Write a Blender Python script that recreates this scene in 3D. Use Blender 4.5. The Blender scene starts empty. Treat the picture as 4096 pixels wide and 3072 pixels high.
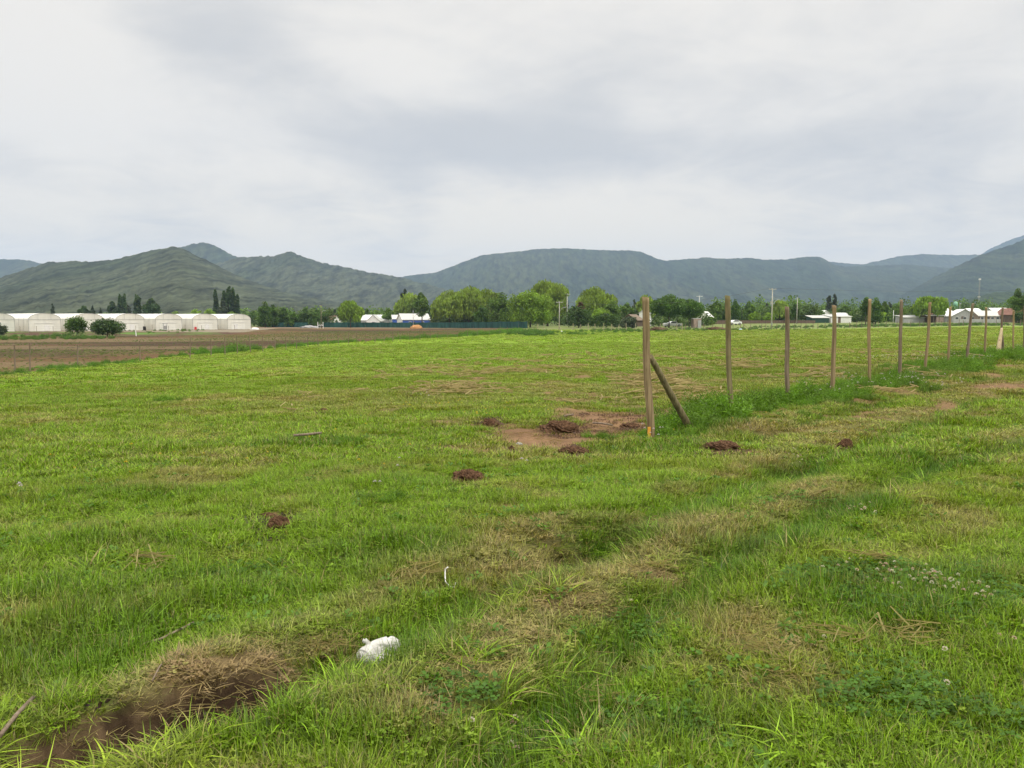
import bpy, math, random
import numpy as np
from mathutils import Vector
# ------------------------------------------------------------------ scene, camera, world, sun
S = bpy.context.scene
COL = S.collection
F, CU, CV, H = 3184.0, 2048.0, 1536.0, 1272.0      # focal length and centre of the 4096 px frame, eye level row
PITCH = math.atan((CV - H) / F)
EYE = 1.65
cam = bpy.data.cameras.new("camera"); co = bpy.data.objects.new("camera", cam); COL.objects.link(co)
co.location = (0, 0, EYE); co.rotation_euler = (math.pi / 2 - PITCH, 0, 0)
cam.sensor_width = 36; cam.lens = 36 * F / 4096; cam.clip_start = 0.05; cam.clip_end = 40000
S.camera = co
S.view_settings.view_transform = 'Standard'; S.view_settings.look = 'None'
S.view_settings.gamma = 1; S.view_settings.use_curve_mapping = False; S.view_settings.exposure = 0.0
S.cycles.max_bounces = 6; S.cycles.diffuse_bounces = 3; S.cycles.transmission_bounces = 3
S.cycles.volume_bounces = 0; S.cycles.transparent_max_bounces = 6
S.cycles.use_denoising = True
SUN_EL, SUN_AZ = math.radians(52), math.radians(150)   # azimuth clockwise from the view direction

class NT:
    def __init__(s, nt): s.nt = nt
    def n(s, t, **k):
        o = s.nt.nodes.new(t)
        for a, v in k.items():
            if a.startswith('i_'):
                key = a[2:]
                key = int(key) if key.isdigit() else key.replace('_', ' ')
                o.inputs[key].default_value = v
            else: setattr(o, a, v)
        return o
    def l(s, a, b): s.nt.links.new(a, b)
    def m(s, op, a, b=None, c=None):
        o = s.nt.nodes.new('ShaderNodeMath'); o.operation = op
        for i, x in enumerate((a, b, c)):
            if x is None: continue
            if isinstance(x, (int, float)): o.inputs[i].default_value = x
            else: s.l(x, o.inputs[i])
        return o.outputs[0]
    def mix(s, f, a, b, mode='MIX'):
        o = s.nt.nodes.new('ShaderNodeMix'); o.data_type = 'RGBA'; o.blend_type = mode
        for i, x in ((0, f), (6, a), (7, b)):
            if isinstance(x, (int, float)): o.inputs[i].default_value = x
            elif isinstance(x, tuple): o.inputs[i].default_value = (*x[:3], 1)
            else: s.l(x, o.inputs[i])
        return o.outputs[2]
    def ramp(s, f, lo, hi):
        o = s.nt.nodes.new('ShaderNodeMapRange'); o.inputs[1].default_value = lo; o.inputs[2].default_value = hi
        o.interpolation_type = 'SMOOTHSTEP'; s.l(f, o.inputs[0]); return o.outputs[0]
    def noise(s, vec, scale, detail=4, rough=.55, dist=0.0):
        o = s.nt.nodes.new('ShaderNodeTexNoise'); o.inputs['Scale'].default_value = scale
        o.inputs['Detail'].default_value = detail; o.inputs['Roughness'].default_value = rough
        o.inputs['Distortion'].default_value = dist
        if vec is not None: s.l(vec, o.inputs['Vector'])
        return o.outputs[0]

W = bpy.data.worlds.new("World"); S.world = W; W.use_nodes = True
W.node_tree.nodes.clear(); w = NT(W.node_tree)
tc = w.n('ShaderNodeTexCoord'); sep = w.n('ShaderNodeSeparateXYZ'); w.l(tc.outputs['Generated'], sep.inputs[0])
X, Y, Z = sep.outputs
yy = w.m('MAXIMUM', Y, 0.15)
az = w.m('DIVIDE', X, yy); el = w.m('DIVIDE', Z, yy)
zz = w.m('ADD', w.m('MAXIMUM', Z, 0.0), 0.16)
cb = w.n('ShaderNodeCombineXYZ'); w.l(w.m('DIVIDE', X, zz), cb.inputs[0]); w.l(w.m('DIVIDE', Y, zz), cb.inputs[1]); cb.inputs[2].default_value = 3.7
cb2 = w.n('ShaderNodeCombineXYZ'); w.l(X, cb2.inputs[0]); w.l(Y, cb2.inputs[1]); w.l(w.m('MULTIPLY', Z, 1.6), cb2.inputs[2])
n1 = w.noise(cb.outputs[0], 0.75, 9, .6, .9)
n2 = w.noise(cb2.outputs[0], 4.0, 7, .52, .35)
dark = None
def blob(u, v, ru, rv, amp):
    a0, e0, ra, re = (u - CU) / F, (H - v) / F, ru / F, rv / F
    dx = w.m('DIVIDE', w.m('SUBTRACT', az, a0), ra); dy = w.m('DIVIDE', w.m('SUBTRACT', el, e0), re)
    q = w.m('ADD', w.m('MULTIPLY', dx, dx), w.m('MULTIPLY', dy, dy))
    return w.m('MULTIPLY', w.m('EXPONENT', w.m('MULTIPLY', q, -1.0)), amp)
for b in [(1150, 300, 330, 110, .55), (1750, 560, 600, 150, .75), (2550, 620, 800, 110, .6), (3700, 480, 600, 200, .5),
          (0, 620, 260, 160, .6), (250, 420, 260, 80, .25), (2150, 350, 700, 160, .35), (700, 850, 330, 60, .15), (3300, 760, 700, 60, .18), (900, 180, 240, 90, .35), (3000, 330, 500, 90, .22), (1500, 780, 300, 50, .2), (420, 760, 300, 40, .2), (3300, 160, 260, 60, .15)]:
    g = blob(*b); dark = g if dark is None else w.m('ADD', dark, g)
# wispy erosion of the darker masses
ero = w.m('MULTIPLY', w.m('SUBTRACT', w.m('ADD', w.m('MULTIPLY', n1, .5), w.m('MULTIPLY', n2, .9)), .68), 2.7)
n3 = w.noise(cb.outputs[0], 2.6, 10, .62, 1.2)
df = w.m('MULTIPLY', w.ramp(w.m('ADD', w.m('MULTIPLY', w.m('SUBTRACT', n3, .5), .9), w.m('ADD', dark, ero)), -.2, 1.3), 1.0)
hz = w.ramp(el, 0.06, 0.24)
c_light = w.mix(hz, (1.17, 1.055, .865), (1.01, .965, .895))
c_dark = w.mix(n2, (.63, .64, .66), (.74, .735, .72))
cl = w.mix(df, c_light, c_dark)
up = w.n('ShaderNodeMapRange'); up.inputs[1].default_value = .38; up.inputs[2].default_value = .95; up.inputs[3].default_value = 1.0; up.inputs[4].default_value = 3.3
w.l(Z, up.inputs[0])
cl2 = w.n('ShaderNodeVectorMath', operation='SCALE'); w.l(cl, cl2.inputs[0]); w.l(up.outputs[0], cl2.inputs[3])
sky = w.n('ShaderNodeTexSky'); sky.sky_type = 'NISHITA'; sky.sun_disc = False
sky.sun_elevation = SUN_EL; sky.sun_rotation = SUN_AZ
bg1 = w.n('ShaderNodeBackground'); w.l(sky.outputs[0], bg1.inputs[0]); bg1.inputs[1].default_value = 0.05
bg2 = w.n('ShaderNodeBackground'); w.l(cl2.outputs[0], bg2.inputs[0]); bg2.inputs[1].default_value = 1.0
mx = w.n('ShaderNodeMixShader', i_0=0.93)                # cloud cover over the blue sky
w.l(bg1.outputs[0], mx.inputs[1]); w.l(bg2.outputs[0], mx.inputs[2])
wo = w.n('ShaderNodeOutputWorld'); w.l(mx.outputs[0], wo.inputs[0])

sl = bpy.data.lights.new("sun", 'SUN'); sl.energy = 1.5; sl.angle = math.radians(14); sl.color = (1, .95, .86)
so = bpy.data.objects.new("sun", sl); COL.objects.link(so)
sd = Vector((math.sin(SUN_AZ) * math.cos(SUN_EL), math.cos(SUN_AZ) * math.cos(SUN_EL), math.sin(SUN_EL)))
so.rotation_euler = sd.to_track_quat('Z', 'Y').to_euler(); so.location = (0, 0, 50)

# ------------------------------------------------------------------ numeric helpers
def _h(ix, iy, s):
    n = (ix.astype(np.int64) * 374761393 + iy.astype(np.int64) * 668265263 + s * 1442695041) & 0xffffffff
    n = ((n ^ (n >> 13)) * 1274126177) & 0xffffffff
    n = ((n ^ (n >> 16)) * 2246822519) & 0xffffffff
    return ((n ^ (n >> 15)) & 0xffffff) / float(0xffffff)
def vn(x, y, s=0):
    x = np.asarray(x, float); y = np.asarray(y, float)
    ix, iy = np.floor(x), np.floor(y); fx, fy = x - ix, y - iy
    fx = fx * fx * (3 - 2 * fx); fy = fy * fy * (3 - 2 * fy)
    a, b, c, d = _h(ix, iy, s), _h(ix + 1, iy, s), _h(ix, iy + 1, s), _h(ix + 1, iy + 1, s)
    return (a * (1 - fx) + b * fx) * (1 - fy) + (c * (1 - fx) + d * fx) * fy
def fbm(x, y, s=0, o=4, g=.5):
    t = 0; a = 1; n = 0; c, sn = math.cos(.6), math.sin(.6)
    for i in range(o):
        t = t + a * vn(x, y, s + i * 17); n += a; a *= g
        x, y = (x * c - y * sn) * 2.03 + 5.1, (x * sn + y * c) * 2.03 + 1.7
    return t / n                                            # 0..1 about 0.5
def ss(x, a, b):
    t = np.clip((x - a) / (b - a), 0, 1); return t * t * (3 - 2 * t)

TA = np.array([-.7, -.5, -.34, -.26, -.1, .1, .35, .6, .9])
TY = np.array([0, 3, 8, 12.5, 20, 30, 60, 100, 145, 160, 170, 185, 240, 300, 360, 600, 2000])
TZ = np.array([
 [0, 0, -.10, -.22, -.38, -.55, -.9, -1.35, -1.75, -1.78, -1.3, -1.25, -1.3, -1.9, -1.9, -2, 0],
 [0, 0, -.10, -.22, -.38, -.55, -.9, -1.35, -1.75, -1.78, -1.3, -1.25, -1.3, -1.9, -1.9, -2, 0],
 [0, 0, -.10, -.22, -.35, -.50, -.85, -1.25, -1.6, -1.65, -1.45, -1.2, -1.4, -1.9, -1.9, -2, 0],
 [0, 0, -.08, -.20, -.30, -.45, -.8, -1.15, -1.35, -1.4, -1.42, -1.35, -1.6, -1.9, -1.9, -2, 0],
 [0, 0, -.06, -.18, -.22, -.35, -.65, -1.0, -1.3, -1.35, -1.4, -1.4, -1.6, -1.9, -1.9, -2, 0],
 [0, 0, -.05, -.20, -.18, -.20, -.5, -.85, -1.2, -1.2, -1.15, -1.1, -.9, -.9, -.9, -1, 0],
 [0, 0, -.03, -.06, -.02, .05, -.1, -.45, -.75, -.85, -.88, -.9, -.2, .25, .4, .5, 0],
 [0, 0, 0, .02, .08, .22, .1, -.05, -.2, -.22, -.24, -.25, .1, .3, .4, .5, 0],
 [0, 0, 0, .05, .10, .25, .1, -.05, -.2, -.22, -.24, -.25, .1, .3, .4, .5, 0]])
LY = np.log(TY + 2.0)
def polar(x, y):
    r = np.hypot(x, y); th = np.clip(np.arctan2(x, y), -.733, .733)
    return np.tan(th), r * np.cos(th)
def base_z(x, y):
    x = np.asarray(x, float); y = np.asarray(y, float)
    a, d = polar(x, y)
    i = np.clip(np.searchsorted(TA, a) - 1, 0, len(TA) - 2)
    f = np.clip((a - TA[i]) / (TA[i + 1] - TA[i]), 0, 1); f = f * f * (3 - 2 * f)
    l = np.log(d + 2.0); j = np.clip(np.searchsorted(LY, l) - 1, 0, len(LY) - 2)
    g = np.clip((l - LY[j]) / (LY[j + 1] - LY[j]), 0, 1)
    return (TZ[i, j] * (1 - f) + TZ[i + 1, j] * f) * (1 - g) + (TZ[i, j + 1] * (1 - f) + TZ[i + 1, j + 1] * f) * g
cp, sp_ = math.cos(PITCH), math.sin(PITCH)
def ray(u, v):
    a, b = (u - CU) / F, (CV - v) / F
    dy, dz = cp + b * sp_, -sp_ + b * cp
    return a / dy, dz / dy                                  # x/y and z/y
def P(u, v, y):
    a, e = ray(u, v); return Vector((a * y, y, EYE + e * y))
def at0(u, v, zf=base_z):
    a, e = ray(u, v); ys = np.exp(np.linspace(math.log(1.2), math.log(900), 6000))
    dz = EYE + e * ys - zf(a * ys, ys); k = int(np.argmax(dz < 0))
    if k == 0: k = len(ys) - 1
    return a * ys[k], ys[k]
# local relief: eroded trench, small pit, wheel ruts
TRENCH = [at0(*p) for p in [(-150, 3120), (150, 3010), (420, 2945), (700, 2870), (930, 2800), (1150, 2720), (1270, 2660)]]
def seg_dist(x, y, pts):
    """signed distance to a polyline (positive on its far side) and the place along it 0..1"""
    best = np.full(np.shape(x), 1e9); sd_ = np.zeros(np.shape(x)); tt = np.zeros(np.shape(x)); n = len(pts) - 1
    for k in range(n):
        (x0, y0), (x1, y1) = pts[k], pts[k + 1]
        dx, dy = x1 - x0, y1 - y0; L = math.hypot(dx, dy)
        t = np.clip(((x - x0) * dx + (y - y0) * dy) / L / L, 0, 1)
        ex, ey = x - x0 - t * dx, y - y0 - t * dy; d = np.hypot(ex, ey)
        m = d < best; best = np.where(m, d, best)
        sd_ = np.where(m, np.sign(dx * ey - dy * ex) * d, sd_); tt = np.where(m, (k + t) / n, tt)
    return sd_, tt
PIT = at0(2330, 2200); PIT2 = at0(3190, 1860)
RUTS = [[at0(*p) for p in r] for r in (
    [(1270, 2660), (1520, 2590), (1900, 2400), (2330, 2210), (2760, 2010), (3190, 1865), (3420, 1780), (3760, 1660), (4150, 1550)],
    [(1900, 3072), (2350, 2680), (2640, 2430), (2900, 2240), (3330, 2030), (3720, 1870), (4100, 1770), (4500, 1690)],
    [(3000, 1760), (3350, 1650), (3700, 1560), (4096, 1490), (4500, 1430)])]
def relief(x, y):
    x = np.asarray(x, float); y = np.asarray(y, float); r = np.hypot(x, y)
    near = r < 60
    z = (fbm(x * .45, y * .45, 5, 3) - .5) * .16 * ss(r, 1, 4) * (1 - ss(r, 60, 150))
    z = z + (fbm(x * 2.2, y * 2.2, 9, 4) - .5) * .07 * (1 - ss(r, 25, 60))
    wob = (fbm(x * 3.1, y * 3.1, 21, 4) - .5)
    sd_, t = seg_dist(x, y, TRENCH)
    sd_ = sd_ + wob * .22
    amp = ss(t, 0, .12) * (1 - ss(t, .8, 1.0)) * (.75 + .5 * vn(t * 9, t * 0, 3))
    prof = np.where(sd_ > 0, 1 - ss(sd_, 0, .13), 1 - ss(-sd_, .05, .34))
    z = z - .21 * amp * prof + .05 * amp * np.exp(-((sd_ - .28) / .2) ** 2)
    z = z + (fbm(x * 13, y * 13, 29, 3, .6) - .5) * .10 * np.clip(amp * prof, 0, 1)
    for (px, py), rx, ry, dp in ((PIT, .34, .42, .2), (PIT2, .5, .7, .15)):
        q = ((x - px) / rx) ** 2 + ((y - py) / ry) ** 2 + wob * 1.2
        z = z - dp * np.exp(-np.clip(q, 0, 30))
    for R in RUTS:
        d, t = seg_dist(x, y, R); z = z - .10 * np.exp(-(d / .20) ** 2) * (r < 90) + .035 * np.exp(-((d - .55) / .3) ** 2) * (r < 90)
    return z
def trench_m(x, y):
    wob = (fbm(x * 3.1, y * 3.1, 21, 4) - .5); sd_, t = seg_dist(x, y, TRENCH); sd_ = sd_ + wob * .22
    return ss(t, .02, .12) * (1 - ss(t, .84, 1.0)) * ss(sd_, -.26, -.10) * (1 - ss(sd_, .08, .17))
def gz(x, y): return base_z(x, y) + relief(x, y)
def at(u, v):
    x, y = at0(u, v, gz); return Vector((x, y, float(gz(x, y))))

# ------------------------------------------------------------------ land cover (world space)
def wpatch(u, v, ru, rv):
    x, y = at0(u, v); _, yn = at0(u, v + rv); _, yf = at0(u, max(v - rv, H + 12))
    return x, y, ru / F * y, max(.5 * (yf - yn), .05)
def pat(lst, x, y, wob):
    m = np.zeros(np.shape(x))
    for (u, v, ru, rv, s) in lst:
        cx, cy, rx, ry = wpatch(u, v, ru, rv)
        q = np.sqrt(((x - cx) / rx) ** 2 + ((y - cy) / ry) ** 2) + wob * 1.1
        m = np.maximum(m, s * (1 - ss(q, .55, 1.15)))
    return m
SOIL = [(2450, 1690, 230, 50, 1.2), (2230, 1740, 340, 40, 1.1), (1900, 1712, 200, 16, 1.1), (1780, 1700, 120, 12, .8), (2905, 1790, 130, 18, 1), (2360, 2195, 110, 30, .5),
        (2030, 2030, 70, 14, .9), (1960, 2345, 90, 20, .4), (1800, 1795, 260, 14, .5), (3060, 1715, 200, 10, .35), (3420, 1640, 160, 14, .45),
        (2650, 2290, 100, 20, .3), (560, 2890, 300, 26, .35), (900, 2800, 260, 26, .4), (250, 2980, 300, 36, .3), (3500, 2350, 120, 26, .4),
        (2900, 1600, 600, 10, .4), (3630, 2230, 60, 16, .3), (1560, 1640, 120, 8, .5), (700, 1830, 330, 14, .35), (3750, 1945, 110, 22, .45), (4000, 1550, 130, 12, .5),
        (1250, 2060, 60, 16, .3), (2300, 2810, 130, 30, .3), (780, 2420, 90, 22, .4)]
MOUNDS_UV = [(1117, 2095, 60, 46), (1070, 2070, 36, 20), (1872, 1910, 85, 34), (1957, 1695, 50, 22), (2235, 1710, 90, 30), (2300, 1805, 70, 26), (3380, 1785, 40, 24), (2046, 1800, 22, 10), (1295, 1642, 24, 6), (2520, 1706, 44, 10), (2890, 1788, 110, 16)]
SOIL += [(*q, .85) for q in MOUNDS_UV]
DRY = [(1050, 2640, 330, 110, 1.0), (700, 2790, 330, 70, .8), (1330, 2560, 160, 40, .8), (2350, 2420, 170, 60, .9), (2620, 2300, 170, 45, .8), (2050, 2560, 170, 50, .6), (1900, 2700, 200, 60, .5),
       (3020, 2560, 230, 120, .8), (2750, 2480, 160, 60, .5), (3200, 2780, 260, 60, .4), (3700, 1660, 260, 26, .9), (3450, 1720, 300, 20, .7), (4000, 1540, 220, 24, .8), (3200, 1700, 200, 14, .6),
       (2650, 2110, 330, 40, .45), (3300, 1960, 260, 40, .4), (1400, 1890, 160, 24, .4), (1500, 1600, 800, 40, .45), (2300, 1560, 500, 40, .55), (2000, 1480, 700, 20, .35), (2350, 2950, 300, 70, .6), (1600, 2850, 330, 80, .55),
       (300, 1690, 160, 14, .7), (750, 1610, 160, 8, .6), (230, 1760, 160, 10, .6), (3700, 2600, 300, 60, .4), (2450, 2650, 230, 60, .4), (1650, 2340, 140, 26, .4), (700, 2080, 120, 24, .4)]
LUSH = [(2750, 1680, 230, 70, 1), (3150, 1600, 260, 40, .8), (3600, 1500, 300, 30, .8), (3900, 1445, 200, 18, .8), (300, 2560, 420, 200, .7), (1300, 2900, 500, 120, .4), (900, 2350, 500, 90, .5), (1650, 2230, 400, 80, .6),
        (2480, 2130, 500, 60, .4), (3150, 1860, 180, 40, .9), (2900, 2180, 400, 50, .7), (3350, 2020, 260, 40, .6), (3700, 1850, 260, 36, .6), (2600, 2880, 500, 120, .7), (3600, 2450, 400, 120, .6), (2250, 2830, 200, 60, .8),
        (1250, 1775, 220, 22, .7), (150, 2360, 240, 70, .5), (450, 2170, 320, 40, .5), (550, 1970, 300, 30, .5), (2650, 1780, 300, 30, .6), (1720, 1920, 200, 30, .5), (3950, 2330, 260, 70, .6), (1600, 2620, 200, 60, .6)]
BND = [at0(*p) for p in [(-900, 1640), (0, 1505), (350, 1467), (700, 1430), (1000, 1402), (1300, 1376), (1600, 1360), (1850, 1346), (2000, 1334), (2085, 1322)]]
def is_brown(x, y):
    """the ploughed field beyond the weedy margin"""
    d, t = seg_dist(x, y, BND); a, dd = polar(x, y)
    far = np.interp(a, [-.9, -.5, -.36, -.33, -.31, -.29, 0, .03], [150, 150, 158, 175, 205, 262, 262, 200])
    return (d > .3) & (dd < far) & (a < .012) & (dd > 15)
def mix(a, b, f): return a * (1 - f[..., None]) + b * f[..., None]
C = lambda *v: np.array(v, float)
def bankm(x, y):
    sd_, t = seg_dist(x, y, TRENCH); w1_ = fbm(x * 4, y * 4, 23, 3) - .5
    m = ss(sd_ + w1_ * .3, -.20, -.06) * (1 - ss((sd_ + w1_ * .5) / (.35 + .75 * t), .22, .5)) * ss(t, .12, .34) * (1 - ss(t, .95, 1.0))
    for (u, v, ru, rv, s) in ((2340, 2190, 190, 50, 1.0), (2640, 2310, 150, 34, .9), (1955, 2345, 110, 30, .7), (2310, 2420, 170, 40, .45), (2480, 2080, 200, 20, .4), (3460, 2370, 120, 26, .5), (1300, 2570, 110, 26, .9), (3130, 1720, 180, 10, .7), (1250, 2050, 50, 14, .5), (3850, 1560, 200, 12, .6)):
        cx, cy, rx, ry = wpatch(u, v, ru, rv); m = np.maximum(m, s * (1 - ss(np.sqrt(((x - cx) / rx) ** 2 + ((y - cy) / ry) ** 2) + w1_ * 1.3, .45, 1.2)))
    return m

def cover(x, y):
    """tint (n,3), soil, dry, lush for pasture points"""
    r = np.hypot(x, y); a, d = polar(x, y)
    wob = (fbm(x * 1.3, y * 1.3, 31, 5, .6) - .5)
    soil = pat(SOIL, x, y, wob * 1.6) * (.55 + .8 * fbm(x * 2.6, y * 2.6, 33, 4, .6)); dry = pat(DRY, x, y, wob * 1.3); lush = pat(LUSH, x, y, wob)
    n_a = fbm(x * .12, y * .12, 41, 4); n_b = fbm(x * .8, y * .8, 42, 4); n_c = fbm(x * 3.5, y * 3.5, 43, 3)
    rl = np.zeros(np.shape(x)); rd = np.zeros(np.shape(x)); wv = fbm(x * 1.1, y * 1.1, 47, 4)
    for k_, Rt in enumerate(RUTS):
        ds, tt_ = seg_dist(x, y, Rt); ds = ds + (wv - .5) * .45; nr_ = (r < 70)
        rl = np.maximum(rl, np.exp(-((ds + .05) / .20) ** 2) * ss(wv, .15, .4) * nr_); rd = np.maximum(rd, np.exp(-((ds - .50) / .22) ** 2) * ss(fbm(x * .7, y * .7, 48 + k_, 3), .30, .52) * nr_)
    lush = np.clip(lush + .95 * rl, 0, 1.25) * (1 - .9 * np.clip(bankm(x, y), 0, 1)); dry = np.clip(dry * .85 + .8 * rd, 0, 1)
    dry = np.clip(dry * 1.1 + .7 * ss(n_b * .55 + n_c * .45, .55, .70) * (1 - .8 * np.clip(lush, 0, 1)), 0, 1)
    mid_ = ss(d, 11.5, 14) * (1 - ss(d, 24, 34)) * ss(a, -.30, -.05)
    soil = np.clip(soil + .75 * mid_ * ss(fbm(x * .9, y * .6, 45, 5, .6), .52, .66), 0, 1.3)
    stub = ss(a, .10, .24) * ss(d, 15, 24) * (1 - ss(d, 150, 180))          # stubble behind the posts
    hay = ss(d, 22, 40)
    g = mix(C(.145, .256, .012), C(.205, .320, .017), n_a)
    g = mix(g, C(.235, .270, .030), .55 * ss(n_b, .48, .72))
    g = mix(g, C(.070, .170, .012), .7 * lush)
    g = mix(g, C(.190, .300, .028), .7 * hay * (1 - stub))
    g = mix(g, C(.190, .240, .045), .6 * stub * (.5 + .8 * n_b))
    return g, soil, dry, lush

# ------------------------------------------------------------------ object helpers
def tag(o, label=None, cat=None, group=None, kind=None):
    if label: o['label'] = label
    if cat: o['category'] = cat
    if group: o['group'] = group
    if kind: o['kind'] = kind
    return o
def empty(name, loc, rz=0.0):
    o = bpy.data.objects.new(name, None); COL.objects.link(o); o.location = loc; o.rotation_euler = (0, 0, rz)
    o.empty_display_size = .2; return o
def link_mesh(name, me, parent=None, loc=None):
    o = bpy.data.objects.new(name, me); COL.objects.link(o)
    if parent is not None: o.parent = parent
    if loc is not None: o.location = loc
    return o
def np_mesh(name, V, Fc, mats, smooth=False, fcol=None, vcol=None, per=4):
    me = bpy.data.meshes.new(name); V = np.asarray(V, np.float32); Fc = np.asarray(Fc, np.int32)
    me.vertices.add(len(V)); me.vertices.foreach_set('co', V.ravel())
    me.loops.add(Fc.size); me.loops.foreach_set('vertex_index', Fc.ravel())
    me.polygons.add(len(Fc)); me.polygons.foreach_set('loop_start', np.arange(len(Fc), dtype=np.int32) * per)
    me.polygons.foreach_set('loop_total', np.full(len(Fc), per, np.int32))
    if smooth: me.polygons.foreach_set('use_smooth', np.ones(len(Fc), bool))
    for nm, a in (vcol or {}).items():
        at_ = me.attributes.new(nm, 'FLOAT_VECTOR', 'POINT'); at_.data.foreach_set('vector', np.asarray(a, np.float32).ravel())
    for nm, a in (fcol or {}).items():
        at_ = me.attributes.new(nm, 'FLOAT_VECTOR', 'FACE'); at_.data.foreach_set('vector', np.asarray(a, np.float32).ravel())
    me.update(calc_edges=True)
    for m in (mats if isinstance(mats, (list, tuple)) else [mats]): me.materials.append(m)
    return me
class MB:
    def __init__(s): s.v = []; s.f = []
    def box(s, c, d, rz=0.0, top=(1, 1)):
        cx, cy, cz = c; dx, dy, dz = [k / 2 for k in d]; b = len(s.v); cr, sr = math.cos(rz), math.sin(rz)
        for z, t in ((-dz, (1, 1)), (dz, top)):
            for x, y in ((-dx, -dy), (dx, -dy), (dx, dy), (-dx, dy)):
                x *= t[0]; y *= t[1]; s.v.append((cx + x * cr - y * sr, cy + x * sr + y * cr, cz + z))
        for q in ((0, 3, 2, 1), (4, 5, 6, 7), (0, 1, 5, 4), (1, 2, 6, 5), (2, 3, 7, 6), (3, 0, 4, 7)): s.f.append([b + i for i in q])
        return s
    def poly(s, pts): b = len(s.v); s.v += [tuple(p) for p in pts]; s.f.append(list(range(b, b + len(pts)))); return s
    def prism(s, pts2, y0, y1):
        """outline in x,z extruded along y"""
        b = len(s.v); n = len(pts2)
        for y in (y0, y1): s.v += [(x, y, z) for x, z in pts2]
        s.f.append([b + i for i in range(n)]); s.f.append([b + n + n - 1 - i for i in range(n)])
        for i in range(n): j = (i + 1) % n; s.f.append([b + j, b + i, b + n + i, b + n + j])
        return s
    def tube(s, pts, rad, n=8, seed=None, wob=0.0, cap=True):
        pts = [Vector(p) for p in pts]; rad = rad if isinstance(rad, (list, tuple)) else [rad] * len(pts); b = len(s.v)
        rng = random.Random(seed)
        ref = Vector((1, 0, 0)) if abs((pts[-1] - pts[0]).normalized().x) < .8 else Vector((0, 1, 0))
        for i, p in enumerate(pts):
            d = (pts[min(i + 1, len(pts) - 1)] - pts[max(i - 1, 0)]).normalized(); a = d.cross(ref).normalized(); c = d.cross(a)
            for k in range(n):
                t = 2 * math.pi * k / n; r = rad[i] * (1 + wob * (rng.random() - .5))
                s.v.append(tuple(p + a * math.cos(t) * r + c * math.sin(t) * r))
        for i in range(len(pts) - 1):
            for k in range(n):
                j = (k + 1) % n; s.f.append([b + i * n + k, b + i * n + j, b + (i + 1) * n + j, b + (i + 1) * n + k])
        if cap: s.f.append([b + n - 1 - k for k in range(n)]); e = b + (len(pts) - 1) * n; s.f.append([e + k for k in range(n)])
        return s
    def build(s, name, mat, parent=None, loc=None, smooth=False):
        me = bpy.data.meshes.new(name); me.from_pydata(s.v, [], s.f)
        if smooth:
            for p in me.polygons: p.use_smooth = len(p.vertices) <= 4
        me.materials.append(mat); me.update(); return link_mesh(name, me, parent, loc)

# ------------------------------------------------------------------ materials
def new_mat(name):
    m = bpy.data.materials.new(name); m.use_nodes = True; m.node_tree.nodes.clear(); return m, NT(m.node_tree)
def pmat(name, col, rough=.8, var=.18, scale=3.0, spec=.3, stretch=(1, 1, 1), col2=None, bump=.0, metal=0.0, coord='Object'):
    m, t = new_mat(name)
    tcn = t.n('ShaderNodeTexCoord'); mp = t.n('ShaderNodeMapping'); mp.inputs['Scale'].default_value = stretch
    t.l(tcn.outputs[coord], mp.inputs[0]); nz = t.noise(mp.outputs[0], scale, 6, .6)
    a = tuple(c * (1 - var) for c in col); b = col2 or tuple(min(1, c * (1 + var)) for c in col)
    cc = t.mix(t.ramp(nz, .3, .7), a, b)
    bs = t.n('ShaderNodeBsdfPrincipled', i_Roughness=rough, i_Metallic=metal); bs.inputs['Specular IOR Level'].default_value = spec
    t.l(cc, bs.inputs['Base Color'])
    if bump:
        bp = t.n('ShaderNodeBump', i_Strength=bump, i_Distance=.02); t.l(nz, bp.inputs['Height']); t.l(bp.outputs[0], bs.inputs['Normal'])
    o = t.n('ShaderNodeOutputMaterial'); t.l(bs.outputs[0], o.inputs[0]); return m
def leaf_mat(name, col, trans=.35, rough=.6, tintattr=None):
    """diffuse + translucent leaf; face attribute 'tone' varies clumps"""
    m, t = new_mat(name)
    if tintattr: a = t.n('ShaderNodeAttribute', attribute_type='INSTANCER', attribute_name=tintattr); base = a.outputs['Vector']
    else:
        rgb = t.n('ShaderNodeRGB'); rgb.outputs[0].default_value = (*col, 1); base = rgb.outputs[0]
    tn = t.n('ShaderNodeAttribute', attribute_type='GEOMETRY', attribute_name='tone')
    sp = t.n('ShaderNodeSeparateXYZ'); t.l(tn.outputs['Vector'], sp.inputs[0])
    vm = t.n('ShaderNodeVectorMath', operation='SCALE'); t.l(base, vm.inputs[0]); t.l(sp.outputs[0], vm.inputs[3])
    c1 = t.mix(sp.outputs[1], vm.outputs[0], (.40, .31, .14) if tintattr else (.16, .14, .035))
    d = t.n('ShaderNodeBsdfDiffuse'); t.l(c1, d.inputs[0])
    tr = t.n('ShaderNodeBsdfTranslucent'); t.l(t.mix(1.0, c1, (.95, 1.0, .45), 'MULTIPLY'), tr.inputs[0])
    ms = t.n('ShaderNodeMixShader', i_0=trans); t.l(d.outputs[0], ms.inputs[1]); t.l(tr.outputs[0], ms.inputs[2])
    gl = t.n('ShaderNodeBsdfGlossy', i_Roughness=.42); gl.inputs[0].default_value = (1, 1, 1, 1)
    m2 = t.n('ShaderNodeMixShader', i_0=.018); t.l(ms.outputs[0], m2.inputs[1]); t.l(gl.outputs[0], m2.inputs[2])
    o = t.n('ShaderNodeOutputMaterial'); t.l(m2.outputs[0], o.inputs[0]); return m

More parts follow.
